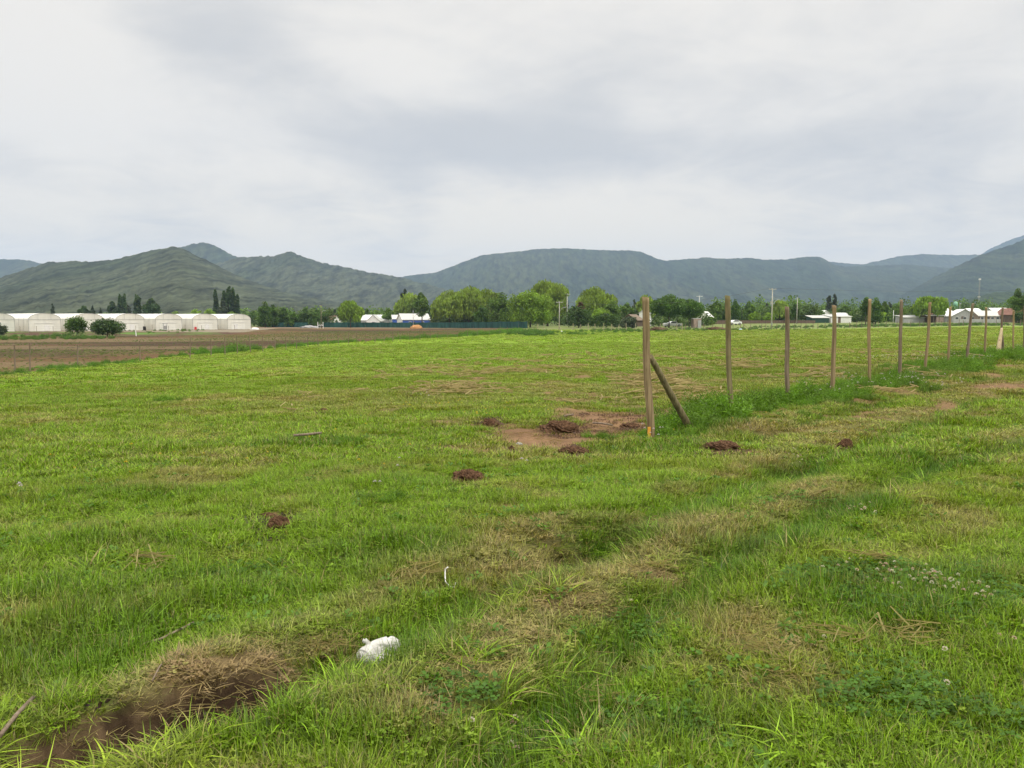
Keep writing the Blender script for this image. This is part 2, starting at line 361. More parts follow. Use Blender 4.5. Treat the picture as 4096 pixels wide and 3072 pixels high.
def mat_ground():
    m, t = new_mat('pasture_ground')
    g = t.n('ShaderNodeNewGeometry'); pos = g.outputs['Position']
    a = t.n('ShaderNodeAttribute', attribute_type='GEOMETRY', attribute_name='tint')
    nf = t.noise(pos, 14, 8, .7); nm = t.noise(pos, 2.1, 8, .68)
    mp = t.n('ShaderNodeMapping'); mp.inputs['Scale'].default_value = (.55, 1.6, 1); mp.inputs['Rotation'].default_value = (0, 0, .35); t.l(pos, mp.inputs[0])
    nst = t.noise(mp.outputs[0], .9, 9, .72)
    k = t.m('ADD', t.m('MULTIPLY', nf, 1.1), t.m('MULTIPLY', nm, .9)); k = t.m('ADD', k, .05)
    vm = t.n('ShaderNodeVectorMath', operation='SCALE'); t.l(a.outputs['Vector'], vm.inputs[0]); t.l(k, vm.inputs[3])
    sf = t.n('ShaderNodeAttribute', attribute_type='GEOMETRY', attribute_name='masks')
    sx = t.n('ShaderNodeSeparateXYZ'); t.l(sf.outputs['Vector'], sx.inputs[0])
    c = t.mix(t.m('MULTIPLY', t.m('MULTIPLY', t.ramp(nst, .55, .72), .55), sx.outputs[1]), vm.outputs[0], (.42, .40, .17))   # cut hay lying in streaks
    d = t.n('ShaderNodeBsdfPrincipled', i_Roughness=.95); d.inputs['Specular IOR Level'].default_value = .1; t.l(c, d.inputs['Base Color'])
    bp = t.n('ShaderNodeBump', i_Strength=.8, i_Distance=.03); t.l(k, bp.inputs['Height']); t.l(bp.outputs[0], d.inputs['Normal'])
    o = t.n('ShaderNodeOutputMaterial'); t.l(d.outputs[0], o.inputs[0]); return m
def mat_plough():
    m, t = new_mat('ploughed_soil')
    g = t.n('ShaderNodeNewGeometry'); pos = g.outputs['Position']
    a = t.n('ShaderNodeAttribute', attribute_type='GEOMETRY', attribute_name='tint')
    nf = t.noise(pos, 3.0, 9, .75); ns = t.noise(pos, 5.0, 4, .8)
    vm = t.n('ShaderNodeVectorMath', operation='SCALE'); t.l(a.outputs['Vector'], vm.inputs[0]); t.l(t.m('ADD', t.m('MULTIPLY', nf, 1.5), .25), vm.inputs[3])
    sf = t.n('ShaderNodeAttribute', attribute_type='GEOMETRY', attribute_name='masks')
    sx = t.n('ShaderNodeSeparateXYZ'); t.l(sf.outputs['Vector'], sx.inputs[0])
    c = t.mix(t.m('MULTIPLY', t.ramp(ns, .5, .62), sx.outputs[2]), vm.outputs[0], (.13, .17, .035))
    d = t.n('ShaderNodeBsdfPrincipled', i_Roughness=.95); d.inputs['Specular IOR Level'].default_value = .1; t.l(c, d.inputs['Base Color'])
    bp = t.n('ShaderNodeBump', i_Strength=1.0, i_Distance=.08); t.l(nf, bp.inputs['Height']); t.l(bp.outputs[0], d.inputs['Normal'])
    o = t.n('ShaderNodeOutputMaterial'); t.l(d.outputs[0], o.inputs[0]); return m
def mat_hill(name, c1, c2, c3, sc):
    m, t = new_mat(name)
    g = t.n('ShaderNodeNewGeometry'); mp = t.n('ShaderNodeMapping'); mp.inputs['Scale'].default_value = (1, .12, .6); t.l(g.outputs['Position'], mp.inputs[0]); pos = mp.outputs[0]
    big = t.noise(pos, .0035, 6, .6, .5); fine = t.noise(pos, sc, 5, .75); mid = t.noise(pos, .032, 8, .78)
    c = t.mix(t.ramp(big, .38, .62), c1, c2); c = t.mix(t.m('MULTIPLY', t.ramp(mid, .5, .66), .7), c, c3)
    vm = t.n('ShaderNodeVectorMath', operation='SCALE'); t.l(c, vm.inputs[0]); t.l(t.m('ADD', t.m('MULTIPLY', t.ramp(fine, .3, .7), 1.5), .25), vm.inputs[3])
    d = t.n('ShaderNodeBsdfDiffuse'); t.l(vm.outputs[0], d.inputs[0])
    bp = t.n('ShaderNodeBump', i_Strength=.35, i_Distance=8.0); t.l(fine, bp.inputs['Height']); t.l(bp.outputs[0], d.inputs['Normal'])
    o = t.n('ShaderNodeOutputMaterial'); t.l(d.outputs[0], o.inputs[0]); return m
def mat_wood(name, c1, c2, moss=(.10, .11, .03)):
    m, t = new_mat(name)
    tcn = t.n('ShaderNodeTexCoord'); mp = t.n('ShaderNodeMapping'); mp.inputs['Scale'].default_value = (26, 26, 1.1); t.l(tcn.outputs['Object'], mp.inputs[0])
    gr = t.noise(mp.outputs[0], 1.0, 8, .7, .3); bl = t.noise(tcn.outputs['Object'], 2.3, 6, .65); bl2 = t.noise(tcn.outputs['Object'], 5.5, 5, .6)
    c = t.mix(t.ramp(gr, .38, .62), c1, c2); c = t.mix(t.m('MULTIPLY', t.ramp(bl, .48, .68), .55), c, moss)
    c = t.mix(t.m('MULTIPLY', t.ramp(bl2, .60, .74), .7), c, (.06, .032, .016))
    d = t.n('ShaderNodeBsdfPrincipled', i_Roughness=.85); d.inputs['Specular IOR Level'].default_value = .2; t.l(c, d.inputs['Base Color'])
    bp = t.n('ShaderNodeBump', i_Strength=.6, i_Distance=.006); t.l(gr, bp.inputs['Height']); t.l(bp.outputs[0], d.inputs['Normal'])
    o = t.n('ShaderNodeOutputMaterial'); t.l(d.outputs[0], o.inputs[0]); return m
M = dict(
    ground=mat_ground(), plough=mat_plough(),
    grass=leaf_mat('grass_blades', (0, 0, 0), .38, tintattr='tint'),
    plastic=pmat('greenhouse_film', (.78, .77, .70), .45, .07, .35, .4, (1, 1, .4)),
    plastic2=pmat('greenhouse_end_film', (.70, .685, .61), .5, .09, .5, .35, (1, 1, .3)),
    pipe=pmat('galvanised_pipe', (.33, .34, .31), .5, .15, 4, .4, metal=.4),
    white=pmat('white_paint', (.74, .73, .70), .6, .08, 2.0),
    net=pmat('green_shade_net', (.030, .085, .072), .9, .35, .7, .1, (1, 1, .3)),
    greywall=pmat('grey_render', (.36, .36, .35), .9, .12, 1.5),
    dark=pmat('dark_opening', (.025, .022, .020), .7, .2, 2),
    glass=pmat('window_glass', (.05, .06, .07), .15, .2, 1, .6),
    blue=pmat('blue_boards', (.045, .10, .36), .7, .15, 2, .3, (6, 6, .5)),
    zinc=pmat('zinc_roof', (.50, .50, .46), .45, .10, 1.2, .4, (5, .6, 1)),
    zincw=pmat('white_roof', (.80, .80, .78), .45, .06, 1.2, .4, (5, .6, 1)),
    brownroof=pmat('rusty_roof', (.20, .10, .07), .8, .25, 1.5),
    woodwall=pmat('board_wall', (.14, .10, .075), .9, .3, 1.5, .2, (6, 6, .4)),
    brick=pmat('block_wall', (.30, .23, .19), .9, .2, 2.5),
    darkgreen=pmat('dark_green_wall', (.03, .07, .05), .8, .2, 2),
    bark=pmat('bark', (.10, .075, .055), .95, .35, 3.0, .1, (4, 4, .6), bump=.6),
    pole=pmat('concrete_pole', (.40, .38, .34), .9, .12, 2), wire=pmat('wire', (.10, .10, .10), .6, .1, 2),
    palewood=mat_wood('pale_fence_wood', (.30, .25, .16), (.42, .36, .25), (.20, .20, .11)), oldwood=mat_wood('weathered_post', (.16, .115, .08), (.24, .19, .14), (.10, .10, .05)),
    soil=pmat('red_earth', (.072, .038, .021), .97, .45, 26.0, .1, col2=(.150, .084, .047), bump=1.0),
    soil_far=pmat('bare_earth', (.11, .075, .045), .97, .35, 1.2, .1),
    sack=pmat('woven_sack', (.50, .49, .455), .55, .22, 18.0, .35, bump=.6),
    yellow=pmat('yellow_painted_plank', (.62, .30, .04), .7, .2, 20),
    car=pmat('white_car_paint', (.72, .73, .72), .25, .03, 2, .6), rubber=pmat('rubber', (.02, .02, .02), .8, .1, 3),
    greentank=pmat('green_tank', (.22, .45, .30), .5, .1, 2), red=pmat('red_plastic', (.55, .05, .05), .5, .1, 2),
)
LEAF = dict(
    willow=leaf_mat('willow_leaves', (.215, .305, .045), .35), lime=leaf_mat('lime_leaves', (.20, .32, .032), .35),
    mid=leaf_mat('green_leaves', (.115, .20, .030), .3), dark=leaf_mat('dark_leaves', (.055, .105, .024), .25),
    conifer=leaf_mat('conifer_needles', (.045, .068, .030), .12), poplar=leaf_mat('poplar_leaves', (.060, .105, .034), .25),
    grey=leaf_mat('grey_green_leaves', (.075, .100, .055), .25), bush=leaf_mat('bush_leaves', (.080, .155, .026), .3),
    rust=leaf_mat('reddish_leaves', (.13, .075, .035), .25), weed=leaf_mat('weed_leaves', (.07, .17, .018), .35))

# ------------------------------------------------------------------ ground
def build_ground():
    fine = np.radians(np.arange(-42, 42.01, .125))
    coarse = np.radians(np.concatenate([np.arange(-180, -42, 2.0), fine * 0 + 999, np.arange(44, 180, 2.0)]))
    th = np.sort(np.concatenate([fine, np.radians(np.arange(-180, -43, 2.5)), np.radians(np.arange(43.5, 179, 2.5))]))
    rr = np.exp(np.linspace(math.log(.35), math.log(300), 640)); rr = np.concatenate([rr, np.exp(np.linspace(math.log(300), math.log(7400), 60))[1:]])
    T, R = np.meshgrid(th, rr); x = (R * np.sin(T)).ravel(); y = (R * np.cos(T)).ravel()
    z = gz(x, y); nt, nr = len(th), len(rr)
    br = is_brown(x, y)
    a, d = polar(x, y)
    # clods of the ploughed land
    z = z + np.where(br, (vn(x * 2.0, y * 2.0, 77) - .5) * .08, 0)
    g, soil, dry, lush = cover(x, y)
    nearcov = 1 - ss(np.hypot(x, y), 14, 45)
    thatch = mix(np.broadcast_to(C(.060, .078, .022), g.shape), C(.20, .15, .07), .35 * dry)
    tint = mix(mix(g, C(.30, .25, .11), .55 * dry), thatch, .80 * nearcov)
    red = mix(np.broadcast_to(C(.115, .066, .036), g.shape), C(.245, .150, .080), fbm(x * 2.5, y * 2.5, 55, 4))
    tint = mix(tint, red, np.clip(soil * 1.2, 0, 1)); tint = mix(tint, C(.17, .115, .06), .8 * bankm(x, y) * (np.hypot(x, y) < 12))
    # brown soil where trench and pit are cut, tint darkened to deepen their shade
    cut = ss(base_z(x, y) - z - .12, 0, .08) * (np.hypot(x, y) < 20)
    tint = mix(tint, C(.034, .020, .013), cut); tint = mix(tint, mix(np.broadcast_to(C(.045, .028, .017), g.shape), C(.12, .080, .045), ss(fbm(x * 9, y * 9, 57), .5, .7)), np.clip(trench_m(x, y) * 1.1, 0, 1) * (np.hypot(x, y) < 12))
    # brown verges along the far edges of the pasture
    verge = np.clip(1 - np.abs(d - 178) / 14, 0, 1) * ss(a, .06, .16) * .2 + np.clip(1 - np.abs(d - 215) / 35, 0, 1) * (a > -.03) * (a < .18) * .75
    tint = mix(tint, C(.17, .12, .07), verge * ss(fbm(x * .1, y * .1, 61), .35, .6))
    tint = mix(tint, C(.15, .175, .065), .85 * ss(d, 176, 190) * (a > -.05)); far = ss(d, 215, 330); tint = mix(tint, C(.10, .13, .04), far)
    masks = np.stack([soil, ss(d, 12, 40) * (1 - far) * (1 - soil), dry], -1)
    bank = (a < -.3) & (d > 148) & (d < 172); tint[bank] = (mix(np.broadcast_to(C(.085, .05, .032), g.shape), C(.09, .16, .03), np.clip(ss(fbm(x * .09, y * .5, 71), .55, .65) + (a < -.5) * ss(d, 148, 150) * (1 - ss(d, 153, 155)), 0, 1)))[bank]; masks[bank] = 0; nogreen = bank
    yard = (a < -.29) & (d > 172) & (d < 330); tint[yard] = (.20, .17, .12)
    yard2 = (a > -.33) & (a < .0) & (d > 240) & (d < 330); tint[yard2] = (.19, .14, .09)
    # ploughed land colours
    pb = fbm(x * .055, y * .05, 81, 4); pc = fbm(x * .016, y * .1, 82, 3)
    pt = mix(np.broadcast_to(C(.112, .060, .031), g.shape), C(.062, .036, .021), ss(pb, .45, .62))
    pt = mix(pt, C(.17, .125, .07), ss(pc, .58, .66) * .6)
    pm = np.stack([np.zeros_like(pb), np.zeros_like(pb), .25 + .75 * ss(fbm(x * .03, y * .07, 83), .4, .6)], -1)
    V = np.stack([x, y, z], -1)
    i, j = np.meshgrid(np.arange(nr - 1), np.arange(nt), indexing='ij'); j2 = (j + 1) % nt
    Q = np.stack([i * nt + j, i * nt + j2, (i + 1) * nt + j2, (i + 1) * nt + j], -1).reshape(-1, 4)[:, ::-1]
    fb = br[Q].sum(1) >= 3
    V = np.concatenate([V, [[0, 0, 0]]]); cidx = len(V) - 1
    tint = np.concatenate([tint, [[.06, .08, .02]]]); masks = np.concatenate([masks, [[0, 0, 0]]])
    Qg = Q[~fb]; k = np.arange(0, nt - nt % 2, 2)
    fan = np.stack([np.full(len(k), cidx), (k + 2) % nt, (k + 1) % nt, k], -1)
    me = np_mesh('ground', V, np.concatenate([Qg, fan]), M['ground'], True, vcol=dict(tint=tint, masks=masks))
    o = link_mesh('ground', me); tag(o, 'green pasture and rough verges running to the foot of the hills', 'ground', kind='structure')
    used, inv = np.unique(Q[fb].ravel(), return_inverse=True)
    me = np_mesh('ploughed_field', V[used], inv.reshape(-1, 4), M['plough'], True,
                 vcol=dict(tint=pt[used], masks=pm[used]))
    tag(link_mesh('ploughed_field', me), 'brown ploughed field below the greenhouses', 'field', kind='structure')
build_ground()

# ------------------------------------------------------------------ hills
K = 4096 / 2212
def hill(name, label, D, prof, mat, depth=.5, fuzz=5.0, seed=1, step=.0016, rough=.12):
    pr = np.array([(u * K, v * K) for u, v in prof], float)
    A = np.array([ray(u, v)[0] for u, v in pr]); E = np.array([ray(u, v)[1] for u, v in pr])
    a = np.arange(A.min(), A.max(), step); e = np.interp(a, A, E)
    ker = np.hanning(7); ker /= ker.sum(); e = np.convolve(np.pad(e, 3, 'edge'), ker, 'valid')
    rows = 70; s = np.linspace(0, 1.35, rows)
    hc = np.maximum(EYE + e * D, 0); endf = ss(a, A.min(), A.min() + .03) * (1 - ss(a, A.max() - .03, A.max()))
    hc = hc * endf
    S_, A_ = np.meshgrid(s, a, indexing='ij'); Hc = np.broadcast_to(hc, S_.shape)
    yy_ = D * (1 - depth * (1 - np.minimum(S_, 1))) + np.maximum(S_ - 1, 0) * D * .8
    h = np.where(S_ <= 1, np.power(np.clip(S_, 0, 1), 1.25), np.power(np.clip(1 - (S_ - 1) / .35, 0, 1), .8)) * Hc
    gul = fbm(A_ * D / 210 + S_ * .8 + .8 * (vn(S_ * 4, A_ * D / 400, seed + 3) - .5), S_ * 1.1 + A_ * D / 900, seed, 5, .55) - .5
    h = h - np.abs(gul) * Hc * rough * 5 * np.clip(S_, 0, 1) * np.clip(1 - S_, 0, 1) * 2
    h = h + (fbm(A_ * D / 9, yy_ / 45, seed + 7, 2, .6) - .35) * fuzz * ss(Hc, 5, 40) * np.clip(S_ * 5, 0, 1)
    h = h - 3 - 6 * (S_ <= 0)
    x = A_ * yy_
    V = np.stack([x, yy_, h], -1).reshape(-1, 3); n = len(a)
    i, j = np.meshgrid(np.arange(rows - 1), np.arange(n - 1), indexing='ij')
    Q = np.stack([i * n + j, i * n + j + 1, (i + 1) * n + j + 1, (i + 1) * n + j], -1).reshape(-1, 4)
    tag(link_mesh(name, np_mesh(name, V, Q, mat, True)), label, 'hill', kind='structure')
hg = mat_hill('scrub_hillside', (.044, .055, .030), (.056, .064, .037), (.032, .044, .024), .05)
hf = mat_hill('forest_hillside', (.030, .044, .020), (.048, .058, .026), (.020, .032, .016), .05)
hill('hill', 'scrubby green hill behind the greenhouses', 1700, [(-420, 640), (-150, 612), (0, 597), (60, 578), (105, 564), (150, 562), (200, 563), (240, 559), (290, 548), (330, 537), (372, 530), (395, 535), (430, 552), (470, 571), (520, 597), (600, 624), (700, 646), (800, 662), (870, 672), (960, 690)], hg, .6, 5, 3, rough=.07)
hill('hill', 'blue ridge at the edge of the scrubby hill', 4200, [(-420, 590), (-200, 570), (0, 559), (40, 560), (65, 562), (85, 567), (130, 580), (220, 610), (300, 640)], hf, .3, 9, 5)
hill('hill', 'pointed blue peak behind the scrubby hill', 3500, [(150, 640), (250, 600), (340, 556), (385, 534), (415, 526), (440, 522), (465, 530), (500, 549), (540, 565), (600, 590), (700, 640)], hf, .3, 8, 7)
hill('hill', 'long wooded shoulder sloping down from the pointed peak', 2700, [(330, 650), (400, 610), (450, 573), (515, 555), (560, 552), (590, 551), (612, 545), (622, 541), (640, 547), (665, 557), (700, 567), (745, 575), (790, 585), (830, 592), (865, 597), (900, 607), (1000, 632), (1120, 670)], hg, .45, 8, 11)
hill('hill', 'broad flat-topped blue mountain across the valley', 4300, [(650, 650), (760, 615), (830, 599), (870, 597), (900, 592), (940, 588), (980, 573), (1010, 561), (1040, 550), (1080, 546), (1120, 542), (1160, 537), (1220, 535), (1280, 538), (1320, 540), (1360, 540), (1385, 543), (1405, 551), (1420, 558), (1435, 562), (1480, 559), (1525, 555), (1560, 558), (1620, 556), (1650, 560), (1700, 559), (1745, 553), (1770, 554), (1785, 560), (1800, 571), (1830, 575), (1900, 572), (1960, 570), (2010, 575), (2060, 578), (2150, 590), (2400, 600), (2700, 640)], hf, .45, 8, 13, rough=.09)
hill('hill', 'pale distant ridge seen over the blue mountain', 5500, [(1650, 590), (1740, 572), (1790, 564), (1830, 568), (1865, 570), (1900, 562), (1940, 553), (1990, 548), (2060, 550), (2110, 549), (2200, 560), (2500, 580)], hf, .25, 8, 17)
hill('hill', 'steep wooded slope rising beyond the white roofed houses', 3100, [(1900, 660), (1960, 630), (2020, 597), (2060, 577), (2090, 563), (2115, 550), (2150, 538), (2185, 527), (2212, 515), (2300, 490), (2550, 470)], hf, .4, 8, 19)
hill('hill', 'faintest grey mountain at the back of the valley', 6300, [(2050, 590), (2100, 560), (2140, 536), (2180, 518), (2212, 507), (2300, 485), (2550, 470)], hf, .2, 8, 23)
hill('hill', 'low dark green knoll behind the white roofed houses', 1700, [(1930, 690), (1990, 677), (2040, 668), (2070, 656), (2100, 642), (2133, 631), (2170, 628), (2212, 628), (2400, 622), (2600, 640)], mat_hill('knoll', (.035, .055, .022), (.045, .062, .026), (.025, .042, .018), .08), .4, 6, 29)

# ------------------------------------------------------------------ scattered ground cover (uncountable: stuff)
def blades(seed, n, rad, h, wd, lean=.35, straw=.08, flat=0.0, curl=.5, segs=3, erect=0.0):
    """a tuft: n tapered bent blades around the origin"""
    r = np.random.default_rng(seed); V = []; Q = []; T = []
    for k in range(n):
        a = r.random() * 6.283; q = rad * math.sqrt(r.random()); bx, by = q * math.cos(a), q * math.sin(a)
        d = a + r.normal() * .9; ln = h * (.45 + .75 * r.random()); w_ = wd * (.7 + .6 * r.random())
        fl = flat * r.random(); le = lean * (r.random() + .15) + fl * 1.1
        px, py = -math.sin(d), math.cos(d); st = r.random() < straw; tone = .35 + 1.5 * r.random() ** 1.4
        b = len(V); x, y, z = bx, by, -.012; ang = le * .5
        for i in range(segs + 1):
            t = i / segs; ww = w_ * (1 - t ** 1.6) * .5 + w_ * .04
            V += [(x - px * ww, y - py * ww, z), (x + px * ww, y + py * ww, z)]
            ang += curl * le * (.5 + t); L = ln / segs
            x += math.cos(d) * math.sin(ang) * L; y += math.sin(d) * math.sin(ang) * L; z += max(math.cos(ang), -.15) * L
            z = max(z, .004)
        for i in range(segs): q0 = b + 2 * i; Q.append((q0, q0 + 1, q0 + 3, q0 + 2)); T.append((tone, 1.0 * st * (.5 + .5 * r.random()), 0))
    return V, Q, T
def leaflets(seed, n, rad, size, h, clover=True):
    r = np.random.default_rng(seed); V = []; Q = []; T = []
    for k in range(n):
        a = r.random() * 6.283; q = rad * math.sqrt(r.random()); c = np.array([q * math.cos(a), q * math.sin(a), h * (.4 + .7 * r.random())]); tone = .6 + .7 * r.random()
        a0 = r.random() * 6.283
        for j in range(3 if clover else 1):
            t = a0 + j * 2.094; s_ = size * (.7 + .6 * r.random()); d = np.array([math.cos(t), math.sin(t), .15 * r.normal() + (.0 if clover else .5)]); p = np.array([-math.sin(t), math.cos(t), .2 * r.normal()])
            b = len(V); V += [tuple(c), tuple(c + d * s_ * .6 - p * s_ * .42), tuple(c + d * s_ * 1.05), tuple(c + d * s_ * .6 + p * s_ * .42)]; Q.append((b, b + 1, b + 2, b + 3)); T.append((tone, 0, 0))
    return V, Q, T
def join(*parts):
    V, Q, T = [], [], []
    for v, q, t in parts:
        b = len(V); V += v; Q += [tuple(i + b for i in f) for f in q]; T += t
    return V, Q, T
def src(name, data, mat):
    me = np_mesh(name, data[0], data[1], mat, fcol=dict(tone=data[2]))
    return bpy.data.objects.new(name, me)                   # geometry source only, not linked to the scene
def scatter(name, label, x, y, z, rot, scl, tint, sources, kind='stuff'):
    n = len(x); me = bpy.data.meshes.new(name); me.vertices.add(n)
    me.vertices.foreach_set('co', np.stack([x, y, z], -1).astype(np.float32).ravel())
    for nm, a in (('rot', rot), ('scl', scl), ('tint', tint)):
        t = me.attributes.new(nm, 'FLOAT_VECTOR', 'POINT'); t.data.foreach_set('vector', np.asarray(a, np.float32).ravel())
    o = link_mesh(name, me); tag(o, label, kind=kind)
    g = bpy.data.node_groups.new(name + '_scatter', 'GeometryNodeTree')
    g.interface.new_socket('Geometry', in_out='INPUT', socket_type='NodeSocketGeometry'); g.interface.new_socket('Geometry', in_out='OUTPUT', socket_type='NodeSocketGeometry')
    t = NT(g); gi = t.n('NodeGroupInput'); go = t.n('NodeGroupOutput'); j = t.n('GeometryNodeJoinGeometry')
    for s in sources:
        oi = t.n('GeometryNodeObjectInfo'); oi.inputs['Object'].default_value = s
        gt = t.n('GeometryNodeGeometryToInstance'); t.l(oi.outputs['Geometry'], gt.inputs[0]); t.l(gt.outputs[0], j.inputs[0])
    ip = t.n('GeometryNodeInstanceOnPoints'); t.l(gi.outputs[0], ip.inputs['Points']); t.l(j.outputs[0], ip.inputs['Instance'])
    ip.inputs['Pick Instance'].default_value = True
    def attr(nm):
        a = t.n('GeometryNodeInputNamedAttribute'); a.data_type = 'FLOAT_VECTOR'; a.inputs[0].default_value = nm; return a.outputs[0]
    er = t.n('FunctionNodeEulerToRotation'); t.l(attr('rot'), er.inputs[0]); t.l(er.outputs[0], ip.inputs['Rotation']); t.l(attr('scl'), ip.inputs['Scale'])
    t.l(ip.outputs[0], go.inputs[0]); md = o.modifiers.new('scatter', 'NODES'); md.node_group = g
    return o
rg = np.random.default_rng(7)
def sector(r0, r1, dens, half=.78):
    n = int(.5 * (r1 * r1 - r0 * r0) * 2 * half * dens); r = np.sqrt(rg.random(n) * (r1 * r1 - r0 * r0) + r0 * r0); t = (rg.random(n) * 2 - 1) * half
    return r * np.sin(t), r * np.cos(t)
SKP = at(1515, 2650)
def off_sack(x, y, r): return ~((np.hypot(x - SKP.x - .01, (y - SKP.y) * .8) < r))
def grass_layer(name, label, x, y, sources, hk, keep_dry=.8, size=1.0, farh=1.0):
    k = ~is_brown(x, y); x, y = x[k], y[k]
    a_, d_ = polar(x, y); k = off_sack(x, y, .13) & ~((a_ < -.3) & (d_ > 147)); x, y = x[k], y[k]
    g, soil, dry, lush = cover(x, y); z = gz(x, y); r = np.hypot(x, y)
    cut = ss(base_z(x, y) - z - .06, 0, .08) * (r < 20)
    p = (1 - .97 * np.clip(soil * 1.25, 0, 1)) * (1 - (1 - keep_dry) * dry) * (1 - .62 * cut * bankm(x, y)) * (1 - .45 * trench_m(x, y))
    k = rg.random(len(x)) < p; x, y, z, g, soil, dry, lush, r, cut = [q[k] for q in (x, y, z, g, soil, dry, lush, r, cut)]
    n = len(x); n1_ = fbm(x * 1.9, y * 1.9, 91, 3)
    hh = hk * (.38 + 1.2 * n1_ + .85 * lush * (1 - ss(r, 30, 60)) - .35 * dry) * (.75 + .5 * rg.random(n)) * farh
    tall = (rg.random(n) < .02); hh = np.where(tall, hh * 1.6, hh)
    tint = mix(g, C(.33, .26, .115), np.clip(dry * (.35 + .75 * rg.random(n)), 0, .92)) * (.8 + .4 * rg.random(n))[:, None]
    tint = mix(tint, C(.16, .085, .045), .6 * soil); tb = np.clip(bankm(x, y), 0, 1) * (rg.random(n) < .85); tint = mix(tint, C(.27, .185, .095) * 1.0, tb * .85); hh = hh * (1 - .45 * tb); tint = mix(tint, C(.12, .08, .045), .6 * cut * tb)
    w_ = size * (.8 + .4 * rg.random(n))
    scl = np.stack([w_, w_, hh], -1); rot = np.stack([rg.normal(0, .08, n), rg.normal(0, .08, n), rg.random(n) * 6.283], -1)
    return scatter(name, label, x, y, z, rot, scl, tint, sources)
gm = M['grass']
tufts = [src('tuft', blades(s, 34, .075, 1.0, .0048, .5, .10, 0, .5), gm) for s in (1, 2, 3)]
# note: blade height is in units of the z scale; the horizontal bend shares the tuft's xy scale
def norm_tuft(data, hnom):
    V = [(x, y, z / hnom) for x, y, z in data[0]]; return V, data[1], data[2]
NEAR = [src('tuft', norm_tuft(blades(s, 40, .08, .12, .0042, .55, .10, .2, .6), .12), gm) for s in range(10, 15)] + \
       [src('tuft', norm_tuft(blades(s, 30, .09, .10, .0046, .9, .16, .9, .7), .10), gm) for s in range(20, 23)] + \
       [src('tuft', norm_tuft(join(blades(s, 18, .08, .11, .006, .5, .05, .2), leaflets(s, 16, .08, .016, .045)), .11), gm) for s in range(30, 32)]
MID = [src('tuft', norm_tuft(blades(s, 46, .17, .12, .009, .6, .10, .3, .6, 2), .12), gm) for s in range(40, 45)] + \
      [src('tuft', norm_tuft(blades(s, 34, .18, .10, .011, .9, .2, .9, .7, 2), .10), gm) for s in range(45, 47)]
FAR = [src('tuft', norm_tuft(blades(s, 80, .34, .14, .018, .7, .12, .5, .6, 2), .14), gm) for s in range(50, 55)]
x, y = sector(.9, 5.2, 420); grass_layer('grass', 'short green grass growing over the nearest ground', x, y, NEAR, .085)
x, y = sector(5.2, 10, 300); grass_layer('grass', 'green grass around the mole hills and wheel ruts', x, y, NEAR, .072, size=1.15)
x, y = sector(10, 28, 110); grass_layer('grass', 'grass and stubble in the middle of the pasture', x, y, MID, .062)
x, y = sector(28, 75, 15); grass_layer('grass', 'mown hay meadow beyond the posts', x, y, FAR, .060)
x, y = sector(75, 190, 1.2); grass_layer('grass', 'distant mown meadow', x, y, FAR, .08, size=1.9)

# straw, clover, flowers
def fixed(name, label, x, y, z, rot, s, tint, sources): 
    n = len(x); s = np.broadcast_to(np.asarray(s, float), (n,)); return scatter(name, label, x, y, z, rot, np.stack([s, s, s], -1), np.broadcast_to(tint, (n, 3)), sources)
def stalks(seed, n, rad, L, wd):
    r = np.random.default_rng(seed); V = []; Q = []; T = []
    for k in range(n):
        a = r.random() * 6.283; c = np.array([rad * r.normal() * .6, rad * r.normal() * .6, .006 + .02 * r.random()]); d = np.array([math.cos(a), math.sin(a), .12 * r.normal()]); p = np.array([-math.sin(a), math.cos(a), 0]); l = L * (.4 + .7 * r.random()); w2 = wd * (.6 + .7 * r.random())
        b = len(V); V += [tuple(c - d * l / 2 - p * w2), tuple(c - d * l / 2 + p * w2), tuple(c + d * l / 2 + p * w2), tuple(c + d * l / 2 - p * w2)]
        b2 = len(V); V += [tuple(c - d * l / 2 + np.array([0, 0, w2])), tuple(c - d * l / 2 - np.array([0, 0, w2])), tuple(c + d * l / 2 - np.array([0, 0, w2])), tuple(c + d * l / 2 + np.array([0, 0, w2]))]
        t = .6 + .7 * r.random(); Q += [(b, b + 1, b + 2, b + 3), (b2, b2 + 1, b2 + 2, b2 + 3)]; T += [(t, .6, 0)] * 2
    return V, Q, T
def ground_pts(plist, per):
    xs, ys = [], []
    for (u, v, ru, rv, s) in plist:
        cx, cy, rx, ry = wpatch(u, v, ru, rv); n = max(2, int(per * rx * ry * 3.14 * s)); a = rg.random(n) * 6.283; q = np.sqrt(rg.random(n))
        xs.append(cx + rx * q * np.cos(a)); ys.append(cy + ry * q * np.sin(a))
    return np.concatenate(xs), np.concatenate(ys)
strawn = [src('straw', stalks(s, 14, .10, .13, .0012), gm) for s in (1, 2, 3)]
x, y = ground_pts([p for p in DRY if p[1] > 1800] + [(2300, 2790, 160, 60, 2.5), (3400, 2600, 200, 30, 3), (900, 2760, 380, 80, 1.2), (2400, 2620, 130, 60, 1), (1650, 2300, 160, 40, 1), (2500, 2150, 160, 30, 1.5)], 26)
n = len(x); fixed('straw', 'cut dry straw lying in the grass', x, y, gz(x, y) + .012, np.stack([rg.normal(0, .1, n), rg.normal(0, .1, n), rg.random(n) * 6.28], -1), .8 + .5 * rg.random(n), C(.42, .36, .17), strawn)
k_ = [(u_, v_, 150, 30, 1.0) for u_, v_ in ((420, 2945), (700, 2870), (930, 2800), (1130, 2730))]
